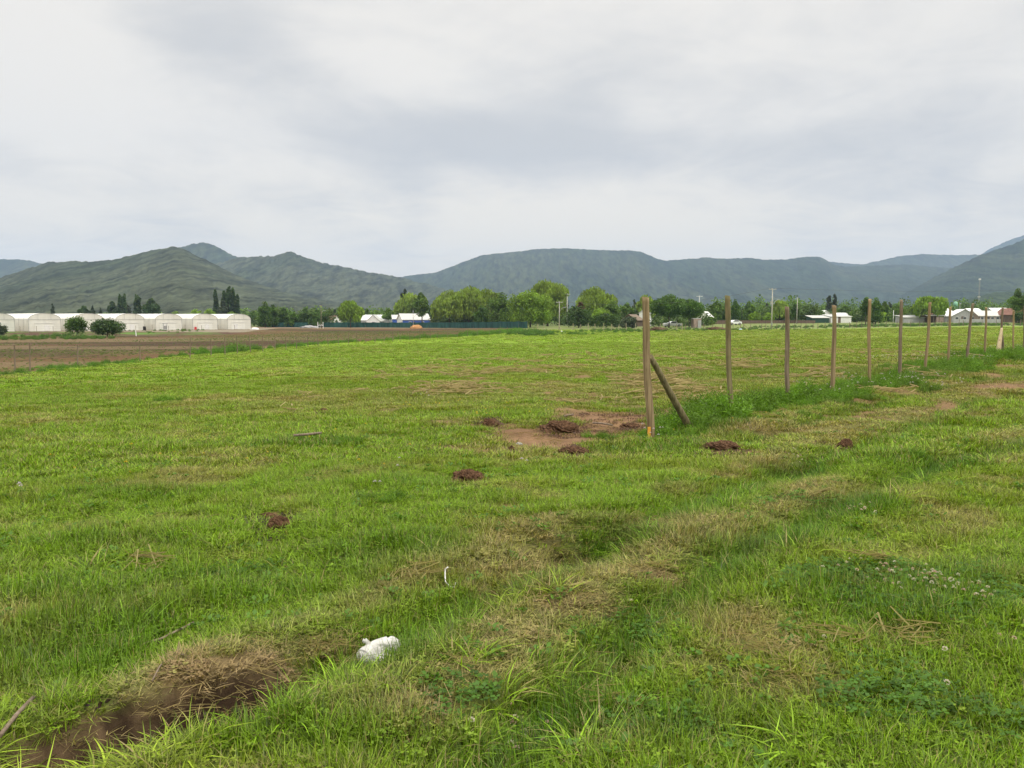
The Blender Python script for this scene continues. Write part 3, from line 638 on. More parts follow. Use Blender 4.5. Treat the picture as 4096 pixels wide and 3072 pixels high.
x, y = ground_pts(k_, 30); n = len(x); fixed('roots', 'dead roots and stems hanging on the broken bank', x, y, gz(x, y) + .015, np.stack([rg.normal(.5, .5, n), rg.normal(0, .5, n), rg.random(n) * 6.28], -1), .6 + .5 * rg.random(n), C(.22, .15, .08), strawn)
x, y = ground_pts([(2450, 1690, 230, 50, 1), (2230, 1740, 340, 40, 1), (2900, 1790, 130, 18, 1)], 9); n = len(x); fixed('straw', 'bits of chaff scattered over the bare patch', x, y, gz(x, y) + .01, np.stack([rg.normal(0, .1, n), rg.normal(0, .1, n), rg.random(n) * 6.28], -1), .7 + .6 * rg.random(n), C(.33, .22, .12), strawn)
stem = [src('stem', stalks(s, 18, .10, .17, .003), gm) for s in (7, 8, 9)]
x, y = ground_pts([(3400, 2600, 230, 40, 1.3), (2380, 2780, 190, 50, 1.2), (3100, 2640, 150, 40, .5), (1650, 2300, 140, 30, .7), (2600, 2080, 160, 30, .6), (3300, 2000, 200, 30, .5), (3150, 1670, 190, 16, .6), (3450, 2290, 160, 26, .7), (560, 2290, 200, 40, .3)], 9); n = len(x)
fixed('cut_stems', 'wilted cut stems lying in loose heaps on the turf', x, y, gz(x, y) + .05, np.stack([rg.normal(0, .18, n), rg.normal(0, .18, n), rg.random(n) * 6.28], -1), .7 + .5 * rg.random(n), C(.30, .31, .11), stem)
strawf = [src('straw', stalks(s, 7, .28, .42, .012), gm) for s in (4, 5, 6)]
x, y = ground_pts([(2300, 1560, 700, 60, 1), (3000, 1500, 700, 40, 1), (1500, 1590, 500, 40, .35), (3300, 1560, 300, 30, .9), (2700, 1440, 1100, 40, .35), (1900, 1500, 500, 30, .3)], 3.5)
k = rg.random(len(x)) < ss(fbm(x * .5, y * .5, 97), .42, .6); x, y = x[k], y[k]
n = len(x); fixed('straw', 'pale maize stalks strewn over the stubble', x, y, gz(x, y) + .085, np.stack([rg.normal(0, .12, n), rg.normal(0, .06, n), rg.random(n) * 6.28], -1), .6 + .5 * rg.random(n), C(.58, .50, .33), strawf)
clov = [src('clover', leaflets(s, 60, .14, .017, .05), gm) for s in (1, 2, 3)]
CLP = [(3600, 2400, 420, 110, 1), (2050, 2850, 300, 100, 1), (3350, 2010, 200, 30, .8), (2560, 2480, 160, 50, .8), (3350, 2350, 200, 60, .8), (2700, 2850, 300, 90, .6), (3700, 2850, 380, 120, .7), (900, 2250, 200, 50, .3)]
x, y = ground_pts(CLP, 40); n = len(x)
fixed('clover', 'low clover leaves among the grass', x, y, gz(x, y), np.stack([rg.normal(0, .1, n), rg.normal(0, .1, n), rg.random(n) * 6.28], -1), .8 + .6 * rg.random(n), C(.075, .165, .018), clov)
broad = [src('broad_leaf', leaflets(s, 14, .035, .020, .035, False), gm) for s in (1, 2, 3)]
x, y = sector(1.2, 15, 16); k = (fbm(x * .9, y * .9, 101, 3) > .52) & (rg.random(len(x)) < .8); x, y = x[k], y[k]; n = len(x); _g, _s, _d, _l = cover(x, y); k = _s < .3; x, y = x[k], y[k]; n = len(x)
fixed('broad_weeds', 'broad-leaved weeds and plantain in the turf', x, y, gz(x, y), np.stack([rg.normal(0, .15, n), rg.normal(0, .15, n), rg.random(n) * 6.28], -1), .7 + .9 * rg.random(n), C(.10, .21, .018), broad)
longt = [src('long_tuft', norm_tuft(blades(s, 60, .09, .26, .0065, .75, .07, .25, .75, 4), .26), gm) for s in (1, 2, 3)]
lx, ly = [], []
for Rt, nn_ in ((RUTS[0], 190), (RUTS[1], 130), (TRENCH, 40)):
    B_ = np.array(Rt); cm = np.r_[0, np.cumsum(np.hypot(*np.diff(B_, axis=0).T))]; q = rg.random(nn_) ** 1.4 * min(cm[-1], 16); lx.append(np.interp(q, cm, B_[:, 0]) + rg.normal(0, .16, nn_)); ly.append(np.interp(q, cm, B_[:, 1]) + rg.normal(-.12, .16, nn_))
a_, b_ = ground_pts([(1800, 2660, 260, 60, 1), (1950, 2430, 220, 60, .8), (200, 2600, 300, 200, .5), (600, 3000, 500, 60, 1.4), (2500, 2900, 900, 150, .12), (1100, 2250, 900, 120, .12), (3600, 2600, 400, 200, .15)], 22); x = np.concatenate(lx + [a_]); y = np.concatenate(ly + [b_]); k = off_sack(x, y, .26); sdt, tt_ = seg_dist(x, y, TRENCH); k &= ~((sdt > -.12) & (sdt < .35) & (tt_ > .15) & (tt_ < .97)); x, y = x[k], y[k]; n = len(x)
h_ = .08 + .11 * rg.random(n); g_ = cover(x, y)[0] * (.85 + .5 * rg.random(n))[:, None]
scatter('tall_grass', 'tufts of longer uncut grass along the wheel ruts', x, y, gz(x, y), np.stack([rg.normal(0, .12, n), rg.normal(0, .12, n), rg.random(n) * 6.28], -1), np.stack([.8 + .4 * rg.random(n)] * 2 + [h_], -1), g_, longt)
def flower(seed, r0):
    bm_v, bm_q, bm_t = [], [], []; r = np.random.default_rng(seed)
    for k in range(34):
        d = r.normal(size=3); d[2] = abs(d[2]) * .8 + .1; d /= np.linalg.norm(d); c = d * r0 * .7; p = np.cross(d, [0, 0, 1.0]) + 1e-3; p /= np.linalg.norm(p); b = len(bm_v)
        bm_v += [tuple(c - p * r0 * .16), tuple(c + p * r0 * .16), tuple(c + d * r0 * .55 + p * r0 * .1), tuple(c + d * r0 * .55 - p * r0 * .1)]; bm_q.append((b, b + 1, b + 2, b + 3)); bm_t.append((.8 + .35 * r.random(), 0, 0))
    return bm_v, bm_q, bm_t
fl = [src('clover_flower', flower(s, .0105), gm) for s in (1, 2)]
x, y = ground_pts([(3650, 2360, 110, 50, 2.6), (3830, 2430, 150, 50, 2.2), (3500, 2400, 120, 40, .8), (3400, 2330, 130, 40, .6), (3440, 2050, 70, 30, 1.2), (2030, 2900, 210, 60, 1.3), (2080, 2830, 120, 30, .8), (3900, 2620, 200, 80, .12), (2600, 2460, 160, 40, .2), (3170, 1820, 50, 10, 1.5), (3500, 2700, 500, 150, .05)], 110)
n = len(x); tf = np.where(rg.random((n, 1)) < .7, C(.62, .56, .46)[None], C(.55, .38, .33)[None])
scatter('clover_flowers', 'white and pinkish clover heads dotted over the grass', x, y, gz(x, y) + .055 + .05 * rg.random(n), np.stack([rg.normal(0, .3, n), rg.normal(0, .3, n), rg.random(n) * 6.28], -1), np.repeat((.8 + .5 * rg.random(n))[:, None], 3, 1), tf, fl)
flm = [src('small_flower', flower(s, .018), gm) for s in (3, 4)]
x, y = ground_pts([(1900, 1640, 400, 40, 1), (600, 1860, 500, 60, .6), (1600, 1850, 400, 60, .3), (1250, 1750, 300, 30, .6), (3000, 1700, 400, 40, .3)], 3.0); n = len(x)
scatter('yellow_flowers', 'tiny yellow flowers sprinkled in the pasture', x, y, gz(x, y) + .07 + .03 * rg.random(n), np.zeros((n, 3)), np.repeat((.6 + .5 * rg.random(n))[:, None], 3, 1), np.broadcast_to(C(.60, .42, .03), (n, 3)), flm)
x, y = ground_pts([(1560, 1920, 60, 20, 3), (90, 2000, 60, 12, 3), (1710, 1600, 60, 8, 2), (2610, 1760, 60, 30, 3), (3250, 1580, 120, 20, 2), (3550, 1540, 260, 30, 2), (3700, 1445, 260, 14, 2), (2090, 1870, 60, 20, 2), (1500, 2010, 40, 20, 2), (4000, 1400, 200, 12, 1)], 5.0); n = len(x)
scatter('lilac_flowers', 'pale lilac radish blossom in loose drifts', x, y, gz(x, y) + .12 + .12 * rg.random(n), np.zeros((n, 3)), np.repeat((.7 + .6 * rg.random(n))[:, None], 3, 1), np.broadcast_to(C(.55, .48, .56), (n, 3)), flm)

# taller weeds: along the posts, on the field margin, on the far verge
def weedtuft(seed, n=70, rad=.22, h=.5):
    r = np.random.default_rng(seed); V = []; Q = []; T = []
    for k in range(n):
        a = r.random() * 6.283; q = rad * math.sqrt(r.random()); hh = h * (.35 + .65 * r.random()) * (1 - .5 * q / rad); lean = .5 * r.random()
        tone = .55 + .8 * r.random()
        for j in range(9):                                 # feathery leaf sprays up each stem
            t = (j + 1) / 9; c = np.array([q * math.cos(a) * (1 + lean * t), q * math.sin(a) * (1 + lean * t), hh * t]); t2 = r.random() * 6.283
            s_ = .055 * (1.15 - .6 * t); d = np.array([math.cos(t2), math.sin(t2), .5 + .4 * r.normal()]); p = np.cross(d, r.normal(size=3)); p /= np.linalg.norm(p)
            b = len(V); V += [tuple(c), tuple(c + d * s_ * .6 - p * s_ * .2), tuple(c + d * s_ * 1.3), tuple(c + d * s_ * .6 + p * s_ * .2)]; Q.append((b, b + 1, b + 2, b + 3)); T.append((tone * (.85 + .3 * r.random()), 0, 0))
    return V, Q, T
WE = [src('weed', weedtuft(s), gm) for s in (1, 2, 3, 4)]
def weeds(name, label, x, y, s, tint):
    n = len(x); z = gz(x, y); s = s * (.6 + .8 * rg.random(n)); sc = np.stack([s * 1.1, s * 1.1, s * (.7 + .6 * rg.random(n))], -1)
    tt = tint * (.75 + .55 * rg.random(n))[:, None]; tt = mix(tt, C(.13, .20, .04), .5 * (rg.random(n) < .25))
    scatter(name, label, x, y, z - .02, np.stack([rg.normal(0, .12, n), rg.normal(0, .12, n), rg.random(n) * 6.28], -1), sc, tt, WE)
xs, ys, ss_ = [], [], []
def wp(u, v, ru, rv, n, s):
    cx, cy, rx, ry = wpatch(u, v, ru, rv); a = rg.random(n) * 6.283; q = np.sqrt(rg.random(n)); xs.append(cx + rx * q * np.cos(a)); ys.append(cy + ry * q * np.sin(a)); ss_.append(np.full(n, s))
for p in [(2740, 1700, 110, 22, 26, .8), (2850, 1660, 110, 24, 26, .95), (2670, 1730, 60, 16, 10, .5), (2950, 1640, 110, 18, 20, .8), (3120, 1605, 120, 14, 22, .75), (2830, 1735, 130, 12, 14, .4), (3350, 1585, 160, 18, 26, .6), (3560, 1545, 200, 18, 40, .6), (3250, 1610, 160, 14, 20, .5),
          (3750, 1475, 200, 16, 50, .6), (3950, 1430, 160, 12, 60, .7), (4080, 1415, 120, 12, 50, .7), (3170, 1870, 120, 18, 10, .3), (2490, 1745, 160, 16, 16, .32), (1400, 1775, 60, 10, 8, .3), (3750, 1850, 120, 20, 12, .3), (1520, 2000, 100, 16, 10, .3), (700, 1610, 80, 5, 6, .4)]: wp(*p)
q_ = rg.random(520) ** .8 * 12.5 + .45; yn_ = 12.1 * (1 + .1535 * q_); xn_ = 12.1 * (.175 + .1374 * q_); o_n = rg.normal(0, .42, 520)
xs.append(xn_ + .72 * o_n + .12); ys.append(yn_ - .70 * o_n - .1); ss_.append(.30 + .42 * fbm(xn_ * .6, yn_ * .6, 103, 3))
weeds('weeds', 'feathery green weeds crowding the feet of the posts', np.concatenate(xs), np.concatenate(ys), np.concatenate(ss_), C(.115, .225, .016))
# field margin
t = rg.random(1500); B = np.array(BND); cum = np.r_[0, np.cumsum(np.hypot(*np.diff(B, axis=0).T))]; q = t * cum[-1]
bx = np.interp(q, cum, B[:, 0]); by = np.interp(q, cum, B[:, 1]); off = rg.normal(0, 1, len(t))
sz = .5 + 1.0 * ss(fbm(bx * .15, by * .15, 99), .5, .7) + .010 * by
k = rg.random(len(bx)) < .25 + .75 * ss(fbm(bx * .4, by * .25, 98), .42, .6); bx, by, off, sz = bx[k], by[k], off[k], sz[k]
weeds('weeds', 'ragged weeds on the margin between pasture and ploughed field', bx - .5 + off * (.3 + .003 * by), by + off, sz * .62, C(.115, .24, .028))
xs, ys, ss_ = [], [], []
for p in [(2130, 1335, 70, 10, 60, 2.2), (2060, 1335, 40, 6, 20, 1.8), (2250, 1335, 120, 7, 70, 1.3), (2500, 1326, 200, 6, 90, 1.3), (2700, 1320, 260, 6, 90, 1.4), (2980, 1318, 260, 5, 110, 1.3), (3250, 1309, 240, 5, 110, 1.4), (3600, 1303, 280, 4, 160, 1.8), (3950, 1299, 280, 4, 160, 1.8), (2440, 1322, 90, 4, 20, 2.0),
          (180, 1355, 260, 5, 120, 1.6), (640, 1325, 160, 6, 40, 1.2), (60, 1350, 90, 8, 30, 2.0)]: wp(*p)
weeds('weeds', 'dark green verge at the far side of the pasture', np.concatenate(xs), np.concatenate(ys), np.concatenate(ss_) * .8, C(.085, .17, .028))
# crop sprouts on the ploughed land
x, y = sector(24, 200, 2.5); k = is_brown(x, y) & (rg.random(len(x)) < .15 + .85 * ss(fbm(x * .03, y * .07, 83), .4, .6)); x, y = x[k], y[k]; n = len(x)
scatter('crop_sprouts', 'small green sprouts on the ploughed field', x, y, gz(x, y), np.stack([x * 0, x * 0, rg.random(n) * 6.28], -1), np.repeat((.14 + .14 * rg.random(n))[:, None], 3, 1), np.broadcast_to(C(.14, .20, .05), (n, 3)), WE[:2])

# ------------------------------------------------------------------ earth mounds, sack, twine, sticks
def blob_mesh(name, rx, ry, rz, seed, mat, parent=None, rough=.22, freq=3.0, n=40, hemi=True, fine=.10):
    r, c = n // 2, n; V = []; Q = []
    ph = np.linspace(0, math.pi * (.56 if hemi else 1), r + 1); tt = np.linspace(0, 2 * math.pi, c, endpoint=False)
    PH, TT = np.meshgrid(ph, tt, indexing='ij'); X_ = np.sin(PH) * np.cos(TT); Y_ = np.sin(PH) * np.sin(TT); Z_ = np.cos(PH)
    d = 1 + rough * 2 * (fbm(X_ * freq + 9 + Z_ * 2.1, Y_ * freq + 4 - Z_ * 1.7, seed, 4, .6) - .5) + fine * 2 * (fbm(X_ * 13 + Z_ * 7, Y_ * 13 - Z_ * 5, seed + 3, 2) - .5)
    V = np.stack([X_ * d * rx, Y_ * d * ry, Z_ * d * rz], -1).reshape(-1, 3)
    i, j = np.meshgrid(np.arange(r), np.arange(c), indexing='ij'); j2 = (j + 1) % c
    Q = np.stack([i * c + j, (i + 1) * c + j, (i + 1) * c + j2, i * c + j2], -1).reshape(-1, 4)
    return link_mesh(name, np_mesh(name, V, Q, mat, True), parent)
MOUNDS = [(1117, 2110, 42, 38, 'tall crumbly mole hill of red earth beside a hollow'), (1070, 2070, 26, 12, 'small spill of red earth just behind the crumbly mole hill'),
          (1872, 1925, 66, 40, 'wide low mole hill of red earth alone in the grass'), (1957, 1705, 32, 26, 'dark red mole hill at the end of the bare patch'),
          (2235, 1722, 70, 34, 'dark mole hill in the middle of the bare red patch'), (2300, 1815, 60, 26, 'mole hill half ringed with grass below the bare patch'),
          (3380, 1795, 30, 34, 'dark upright clod of earth beside the wheel track'), (2046, 1805, 14, 16, 'little round clod near a pale stone'),
          (1295, 1644, 17, 8, 'tiny red mole hill far out in the pasture'), (2520, 1710, 36, 14, 'small grassy mole hill near the foot of the braced post'),
          (2890, 1790, 60, 14, 'flat scrape of red earth between wheel track and posts'), (2022, 1885, 14, 8, 'tiny brown clod in front of the wide low mole hill')]
for i, (u, v, hw, h_, lab) in enumerate(MOUNDS):
    p = at(u, v); r = hw / F * p.y; hz_ = h_ / F * p.y
    o = blob_mesh('mole_hill', r, r * .9, max(hz_ * .95, r * .34), 200 + i, M['soil'], rough=.34, freq=1.9, fine=.2, n=110); o.location = p + Vector((0, 0, .015)); tag(o, lab, 'mole hill', 'mole hills and clods of red earth in the pasture')
crumb = []
for s_ in (1, 2, 3):
    r_ = np.random.default_rng(s_); V_, Q_, T_ = [], [], []
    for k_ in range(26):
        c_ = np.array([r_.normal() * .05, r_.normal() * .05, .004 + .006 * r_.random()]); e_ = .004 + .009 * r_.random() ** 2; b_ = len(V_)
        for dx_, dy_, dz_ in ((1, 0, 0), (-1, 0, 0), (0, 1, 0), (0, -1, 0), (0, 0, 1)): V_.append(tuple(c_ + e_ * (np.array([dx_, dy_, dz_]) + r_.normal(size=3) * .25)))
        for f_ in ((0, 2, 4, 4), (2, 1, 4, 4), (1, 3, 4, 4), (3, 0, 4, 4)): Q_.append((b_ + f_[0], b_ + f_[1], b_ + f_[2], b_ + 4 if False else b_ + f_[0])); T_.append((.6 + .8 * r_.random(), 0, 0))
    me_ = bpy.data.meshes.new('crumb'); me_.from_pydata(V_, [], [tuple(dict.fromkeys(q)) for q in Q_]); a_ = me_.attributes.new('tone', 'FLOAT_VECTOR', 'FACE'); a_.data.foreach_set('vector', np.array(T_, np.float32).ravel()); me_.materials.append(gm); crumb.append(bpy.data.objects.new('crumb', me_))
x, y = ground_pts([(u, v + 4, ru * 1.15, rv * 1.2, 1) for u, v, ru, rv in MOUNDS_UV] + [(2450, 1700, 230, 50, .35), (600, 2880, 300, 40, .5), (950, 2790, 250, 40, .5)] + [(u_, v_, 150, 30, 1.6) for u_, v_ in ((420, 2945), (700, 2870), (930, 2800), (1130, 2730))], 60); n = len(x)
scatter('soil_crumbs', 'crumbs of dark red earth spilled round the mole hills', x, y, gz(x, y), np.stack([x * 0, x * 0, rg.random(n) * 6.28], -1), np.repeat((.8 + .9 * rg.random(n))[:, None], 3, 1), mix(np.broadcast_to(C(.13, .070, .04), (n, 3)), C(.050, .030, .018), 1.0 * (x < -.4)), crumb)
p = at(2077, 1778); o = blob_mesh('stone', .045, .035, .03, 5, M['greywall'], rough=.2, n=24); o.location = p; tag(o, 'pale stone lying in the grass below the bare red patch', 'stone')

def sack():
    y0 = at0(1515, 2650)[1]; base = at(1515, 2650); k = y0 / F
    root = empty('sack', base); tag(root, 'crumpled white woven sack lying half hidden in the grass', 'sack')
    lobes = [((-.05, -.02, .042), (.060, .055, .056)), ((-.02, .01, .06), (.055, .05, .055)), ((.02, .02, .083), (.058, .05, .050)), ((.055, .03, .092), (.055, .05, .045)), ((.092, .03, .082), (.036, .04, .034)), ((.02, .0, .03), (.08, .06, .05))]
    cn = Vector((.012, .008, .062)); n = 120; V = []; rg2 = np.random.default_rng(3)
    ph = np.linspace(0.001, math.pi - .001, n // 2 + 1); tt = np.linspace(0, 2 * math.pi, n, endpoint=False); PH, TT = np.meshgrid(ph, tt, indexing='ij')
    D = np.stack([np.sin(PH) * np.cos(TT), np.sin(PH) * np.sin(TT), np.cos(PH)], -1); acc = np.zeros(PH.shape)
    for c, r in lobes:
        o = np.array(cn) - np.array(c); R = np.array(r); dn = D / R; on = o / R
        b = (dn * on).sum(-1); a = (dn * dn).sum(-1); cc = (on * on).sum() - 1; disc = b * b - a * cc
        t = np.where(disc > 0, (-b + np.sqrt(np.maximum(disc, 0))) / a, 0); acc = np.maximum(acc, np.where(t > 0, t, 0)) if False else acc + np.exp(90 * np.maximum(t, 0))
    rad = np.log(acc) / 90
    Pt = D * rad[..., None]
    f = fbm(Pt[..., 0] * 13 + 30 + Pt[..., 2] * 9, Pt[..., 1] * 14 + Pt[..., 2] * 16 + 40, 5, 3, .5); cre = np.abs(f - .5)
    rad = rad * (1 + .07 * (vn(Pt[..., 0] * 22 + 7, Pt[..., 2] * 30 + 9, 8) - .5)) - .026 * np.clip(.06 - cre, 0, 1) / .06 * .5
    Pt = (D * rad[..., None]).reshape(-1, 3) + np.array(cn); Pt[:, 2] = np.maximum(Pt[:, 2], -.01) ; Pt = Pt * np.array([1.12, 1.0, 1.0])
    c = n; r_ = n // 2; i, j = np.meshgrid(np.arange(r_), np.arange(c), indexing='ij'); j2 = (j + 1) % c
    Q = np.stack([i * c + j, (i + 1) * c + j, (i + 1) * c + j2, i * c + j2], -1).reshape(-1, 4)
    link_mesh('bag_body', np_mesh('bag_body', Pt, Q, M['sack'], True), root)
    m = MB(); m.tube([(-.045, .02, .075), (-.062, .02, .098), (-.076, .022, .110), (-.086, .02, .120)], [.020, .014, .013, .015], 9, 4, .5)
    m.tube([(-.086, .02, .120), (-.092, .018, .113), (-.088, .015, .104)], [.012, .009, .005], 7, 5, .4); m.build('tied_corner', M['sack'], root, smooth=True)
    root.rotation_euler = (0, 0, -.1)
    root.scale = (k * 200 / .26,) * 3
sack()
def tubeobj(name, pts, rad, mat, label, cat, n=6, group=None, wob=.1):
    o0 = Vector(pts[0]); m = MB(); m.tube([Vector(p) - o0 for p in pts], rad, n, 3, wob); return tag(m.build(name, mat, None, o0, True), label, cat, group)
tw = [at(*q) + Vector((0, 0, dz)) for q, dz in [((1792, 2330), .10), ((1782, 2325), .08), ((1780, 2335), .055), ((1783, 2350), .035), ((1797, 2358), .02), ((1815, 2362), .02), ((1822, 2350), .03)]]
tubeobj('twine', tw, .0045, M['white'], 'loop of white twine standing out of a bare spot in the grass', 'twine')
for q, rr, lab in [([(0, 2990), (70, 2900), (135, 2830)], .009, 'long grey stick lying in the grass beside the trench'), ([(560, 2615), (650, 2585), (775, 2520)], .007, 'thin pale stick in the grass uphill from the dry bank'),
                   ([(1175, 1757), (1230, 1752), (1285, 1746)], .02, 'bleached maize stalk alone in the green pasture'), ([(2370, 1703), (2410, 1706), (2450, 1713)], .016, 'grey stick lying on the bare red patch'), ([(2255, 1676), (2275, 1672), (2292, 1670)], .018, 'short dark stick behind the bare red patch'),
                   ([(610, 2760), (640, 2700), (690, 2640), (735, 2650)], .0035, 'curled dry stem on the straw covered bank')]:
    tubeobj('stick', [at(*a) + Vector((0, 0, rr + .035)) for a in q], rr, M['oldwood'], lab, 'stick', 6)

# ------------------------------------------------------------------ the row of posts
YN = [12.1 * (1 + .1535 * k) for k in range(13)]
POSTS = [((2606, 1752), (2585, 1190), 0.108, 'thick peeled corner post braced by a slanting pole'), ((2925, 1650), (2916, 1184), 0.092, 'straight greenish post rising out of feathery weeds'),
 ((3153, 1600), (3143, 1228), 0.084, 'third post counted from the braced corner post, slightly bent'), ((3327, 1575), (3340, 1222), 0.092, 'knotty post with a dark hole near its flared top'),
 ((3478, 1535), (3483, 1197), 0.074, 'slim pale yellowish post next to the knotty one'), ((3598, 1500), (3609, 1200), 0.082, 'even grey-brown post fifth along from the brace'),
 ((3700, 1490), (3715, 1210), 0.082, 'post dark below and pale above, with white flowers at its foot'), ((3793, 1468), (3806, 1227), 0.070, 'slim post standing just before the one with a broken knot'),
 ((3868, 1445), (3888, 1214), 0.082, 'leaning post with a broken knot low on its side'), ((3936, 1445), (3945, 1230), 0.078, 'post between the broken-knot post and the leaning slab'),
 ((4003, 1430), (4011, 1230), 0.074, 'post with a pale slab and a dark pole leaning against it'), ((4052, 1405), (4056, 1241), 0.066, 'pale slim post just past the leaning slab'),
 ((4095, 1400), (4096, 1223), 0.066, 'last dark post in view, cut by the picture edge')]
woods = [mat_wood('peeled_wood', (.15, .105, .055), (.32, .24, .135), (.19, .16, .07)), mat_wood('mossy_wood', (.115, .095, .048), (.24, .20, .105), (.09, .11, .03)), mat_wood('grey_wood', (.125, .092, .062), (.25, .195, .135), (.12, .10, .05)),
         mat_wood('yellow_wood', (.20, .14, .07), (.34, .25, .135), (.20, .16, .07))]
wsel = [0, 1, 2, 0, 3, 2, 0, 3, 2, 0, 2, 3, 2]
def post_mesh(L, dia, seed, lean, knot=None, flare=1.0):
    n, rows = 18, 36; r = random.Random(seed); V = []; Q = []; ph = [r.random() * 6.28 for _ in range(6)]
    for i in range(rows + 1):
        t = i / rows; z = -.35 + (L + .35) * t; f = max(z, 0) / L
        cx = lean[0] * f + .018 * math.sin(3.1 * f + ph[0]) - .018 * math.sin(ph[0]) + .006 * math.sin(9 * f + ph[2]); cy = lean[1] * f + .014 * math.sin(2.6 * f + ph[1]) - .014 * math.sin(ph[1])
        for k in range(n):
            a = 6.2832 * k / n; rad = dia / 2 * (1.04 - .08 * f) * (1 + .05 * math.sin(2 * a + ph[3] + f * 2) + .035 * math.sin(5 * a + ph[4] - 3 * f) + .02 * (r.random() - .5))
            if f > .95: rad *= 1 + (flare - 1) * (f - .95) / .05
            if knot: rad *= 1 + knot[2] * math.exp(-((f - knot[0]) / .03) ** 2) * max(0, math.cos(a - knot[1])) ** 4
            V.append((cx + rad * math.cos(a), cy + rad * math.sin(a), z + (.012 * math.sin(a + ph[5]) if i == rows else 0)))
    for i in range(rows):
        for k in range(n): j = (k + 1) % n; Q.append((i * n + k, i * n + j, (i + 1) * n + j, (i + 1) * n + k))
    V.append((lean[0], lean[1], L + .003)); me = bpy.data.meshes.new('post'); e = rows * n
    me.from_pydata(V, [], Q + [(e + k, e + (k + 1) % n, len(V) - 1) for k in range(n)])
    for p in me.polygons: p.use_smooth = len(p.vertices) == 4
    return me
for i, ((ub, vb), (ut, vt), dia, lab) in enumerate(POSTS):
    yb = YN[i]; b = P(ub, vb, yb); b.z = float(gz(b.x, b.y)); t = P(ut, vt, yb)
    me = post_mesh(t.z - b.z, dia, 40 + i, (t.x - b.x, .02 * math.sin(i * 2.1)), {3: (.93, 4.2, -.22), 8: (.24, 3.4, .8), 2: (.55, 4.5, .12)}.get(i), {0: 1.06, 3: 1.15}.get(i, 1.0)); me.materials.append(woods[wsel[i]])
    if i == 0:
        root = empty('braced_post', b); tag(root, lab, 'post', 'wooden posts standing along the edge of the track'); link_mesh('post_shaft', me, root)
        m = MB(); A = P(2600, 1425, yb + .03) - b; E = P(2765, 1712, yb + .75); E.z = float(gz(E.x, E.y)) - .05; E = E - b
        m.tube([A.lerp(E, k / 9) + Vector((.003 * math.sin(k), 0, .003 * math.sin(k * 1.3))) for k in range(10)], [.046 + .0015 * k for k in range(10)], 14, 9, .06); br = m.build('brace', woods[1], root, smooth=True); br['label'] = 'slanting mossy brace pole'
    else: tag(link_mesh('fence_post', me, None, b), lab, 'post', 'wooden posts standing along the edge of the track')
b = P(2596, 1755, 12.0); b.z = float(gz(b.x, b.y)); tp = P(2594, 1708, 12.0)
m = MB(); m.box((0, 0, (tp.z - b.z) / 2 - .1), (.045, .018, tp.z - b.z + .2), .1, (1, 1)); tag(m.build('marker_stake', M['yellow'], None, b), 'short yellow stake pushed in at the foot of the braced post', 'stake')
b = P(3990, 1425, YN[10] - .5); b.z = float(gz(b.x, b.y)); t = P(4007, 1311, YN[10] - .15) - b
m = MB(); n_ = 10
for i in range(11):
    f = i / 10; c = t * f; wdt = .105 * (1 - .55 * f ** 2.2)
    for x_, y_ in ((-wdt, -.01), (-.3 * wdt, -.05), (.5 * wdt, -.035), (wdt, 0), (0, .02)): m.v.append((c.x + x_, c.y + y_ , c.z + (-.1 if i == 0 else 0)))
for i in range(10):
    for k in range(5): j = (k + 1) % 5; m.f.append([i * 5 + k, i * 5 + j, i * 5 + 5 + j, i * 5 + 5 + k])
m.f.append([50, 51, 52, 53, 54]); tag(m.build('split_slab', mat_wood('fresh_split_wood', (.42, .33, .19), (.55, .44, .28), (.30, .20, .22)), None, b, True), 'pale split slab propped against a post', 'slab')
b = P(4016, 1416, YN[10] + .1); b.z = float(gz(b.x, b.y)); t = P(4007, 1322, YN[10] + .02) - b
m = MB(); m.tube([t * f - Vector((0, 0, .1 if f == 0 else 0)) for f in (0, .3, .6, 1)], [.042, .04, .038, .036], 10, 4, .1); tag(m.build('leaning_pole', woods[2], None, b, True), 'thin dark pole propped beside the pale slab', 'pole')

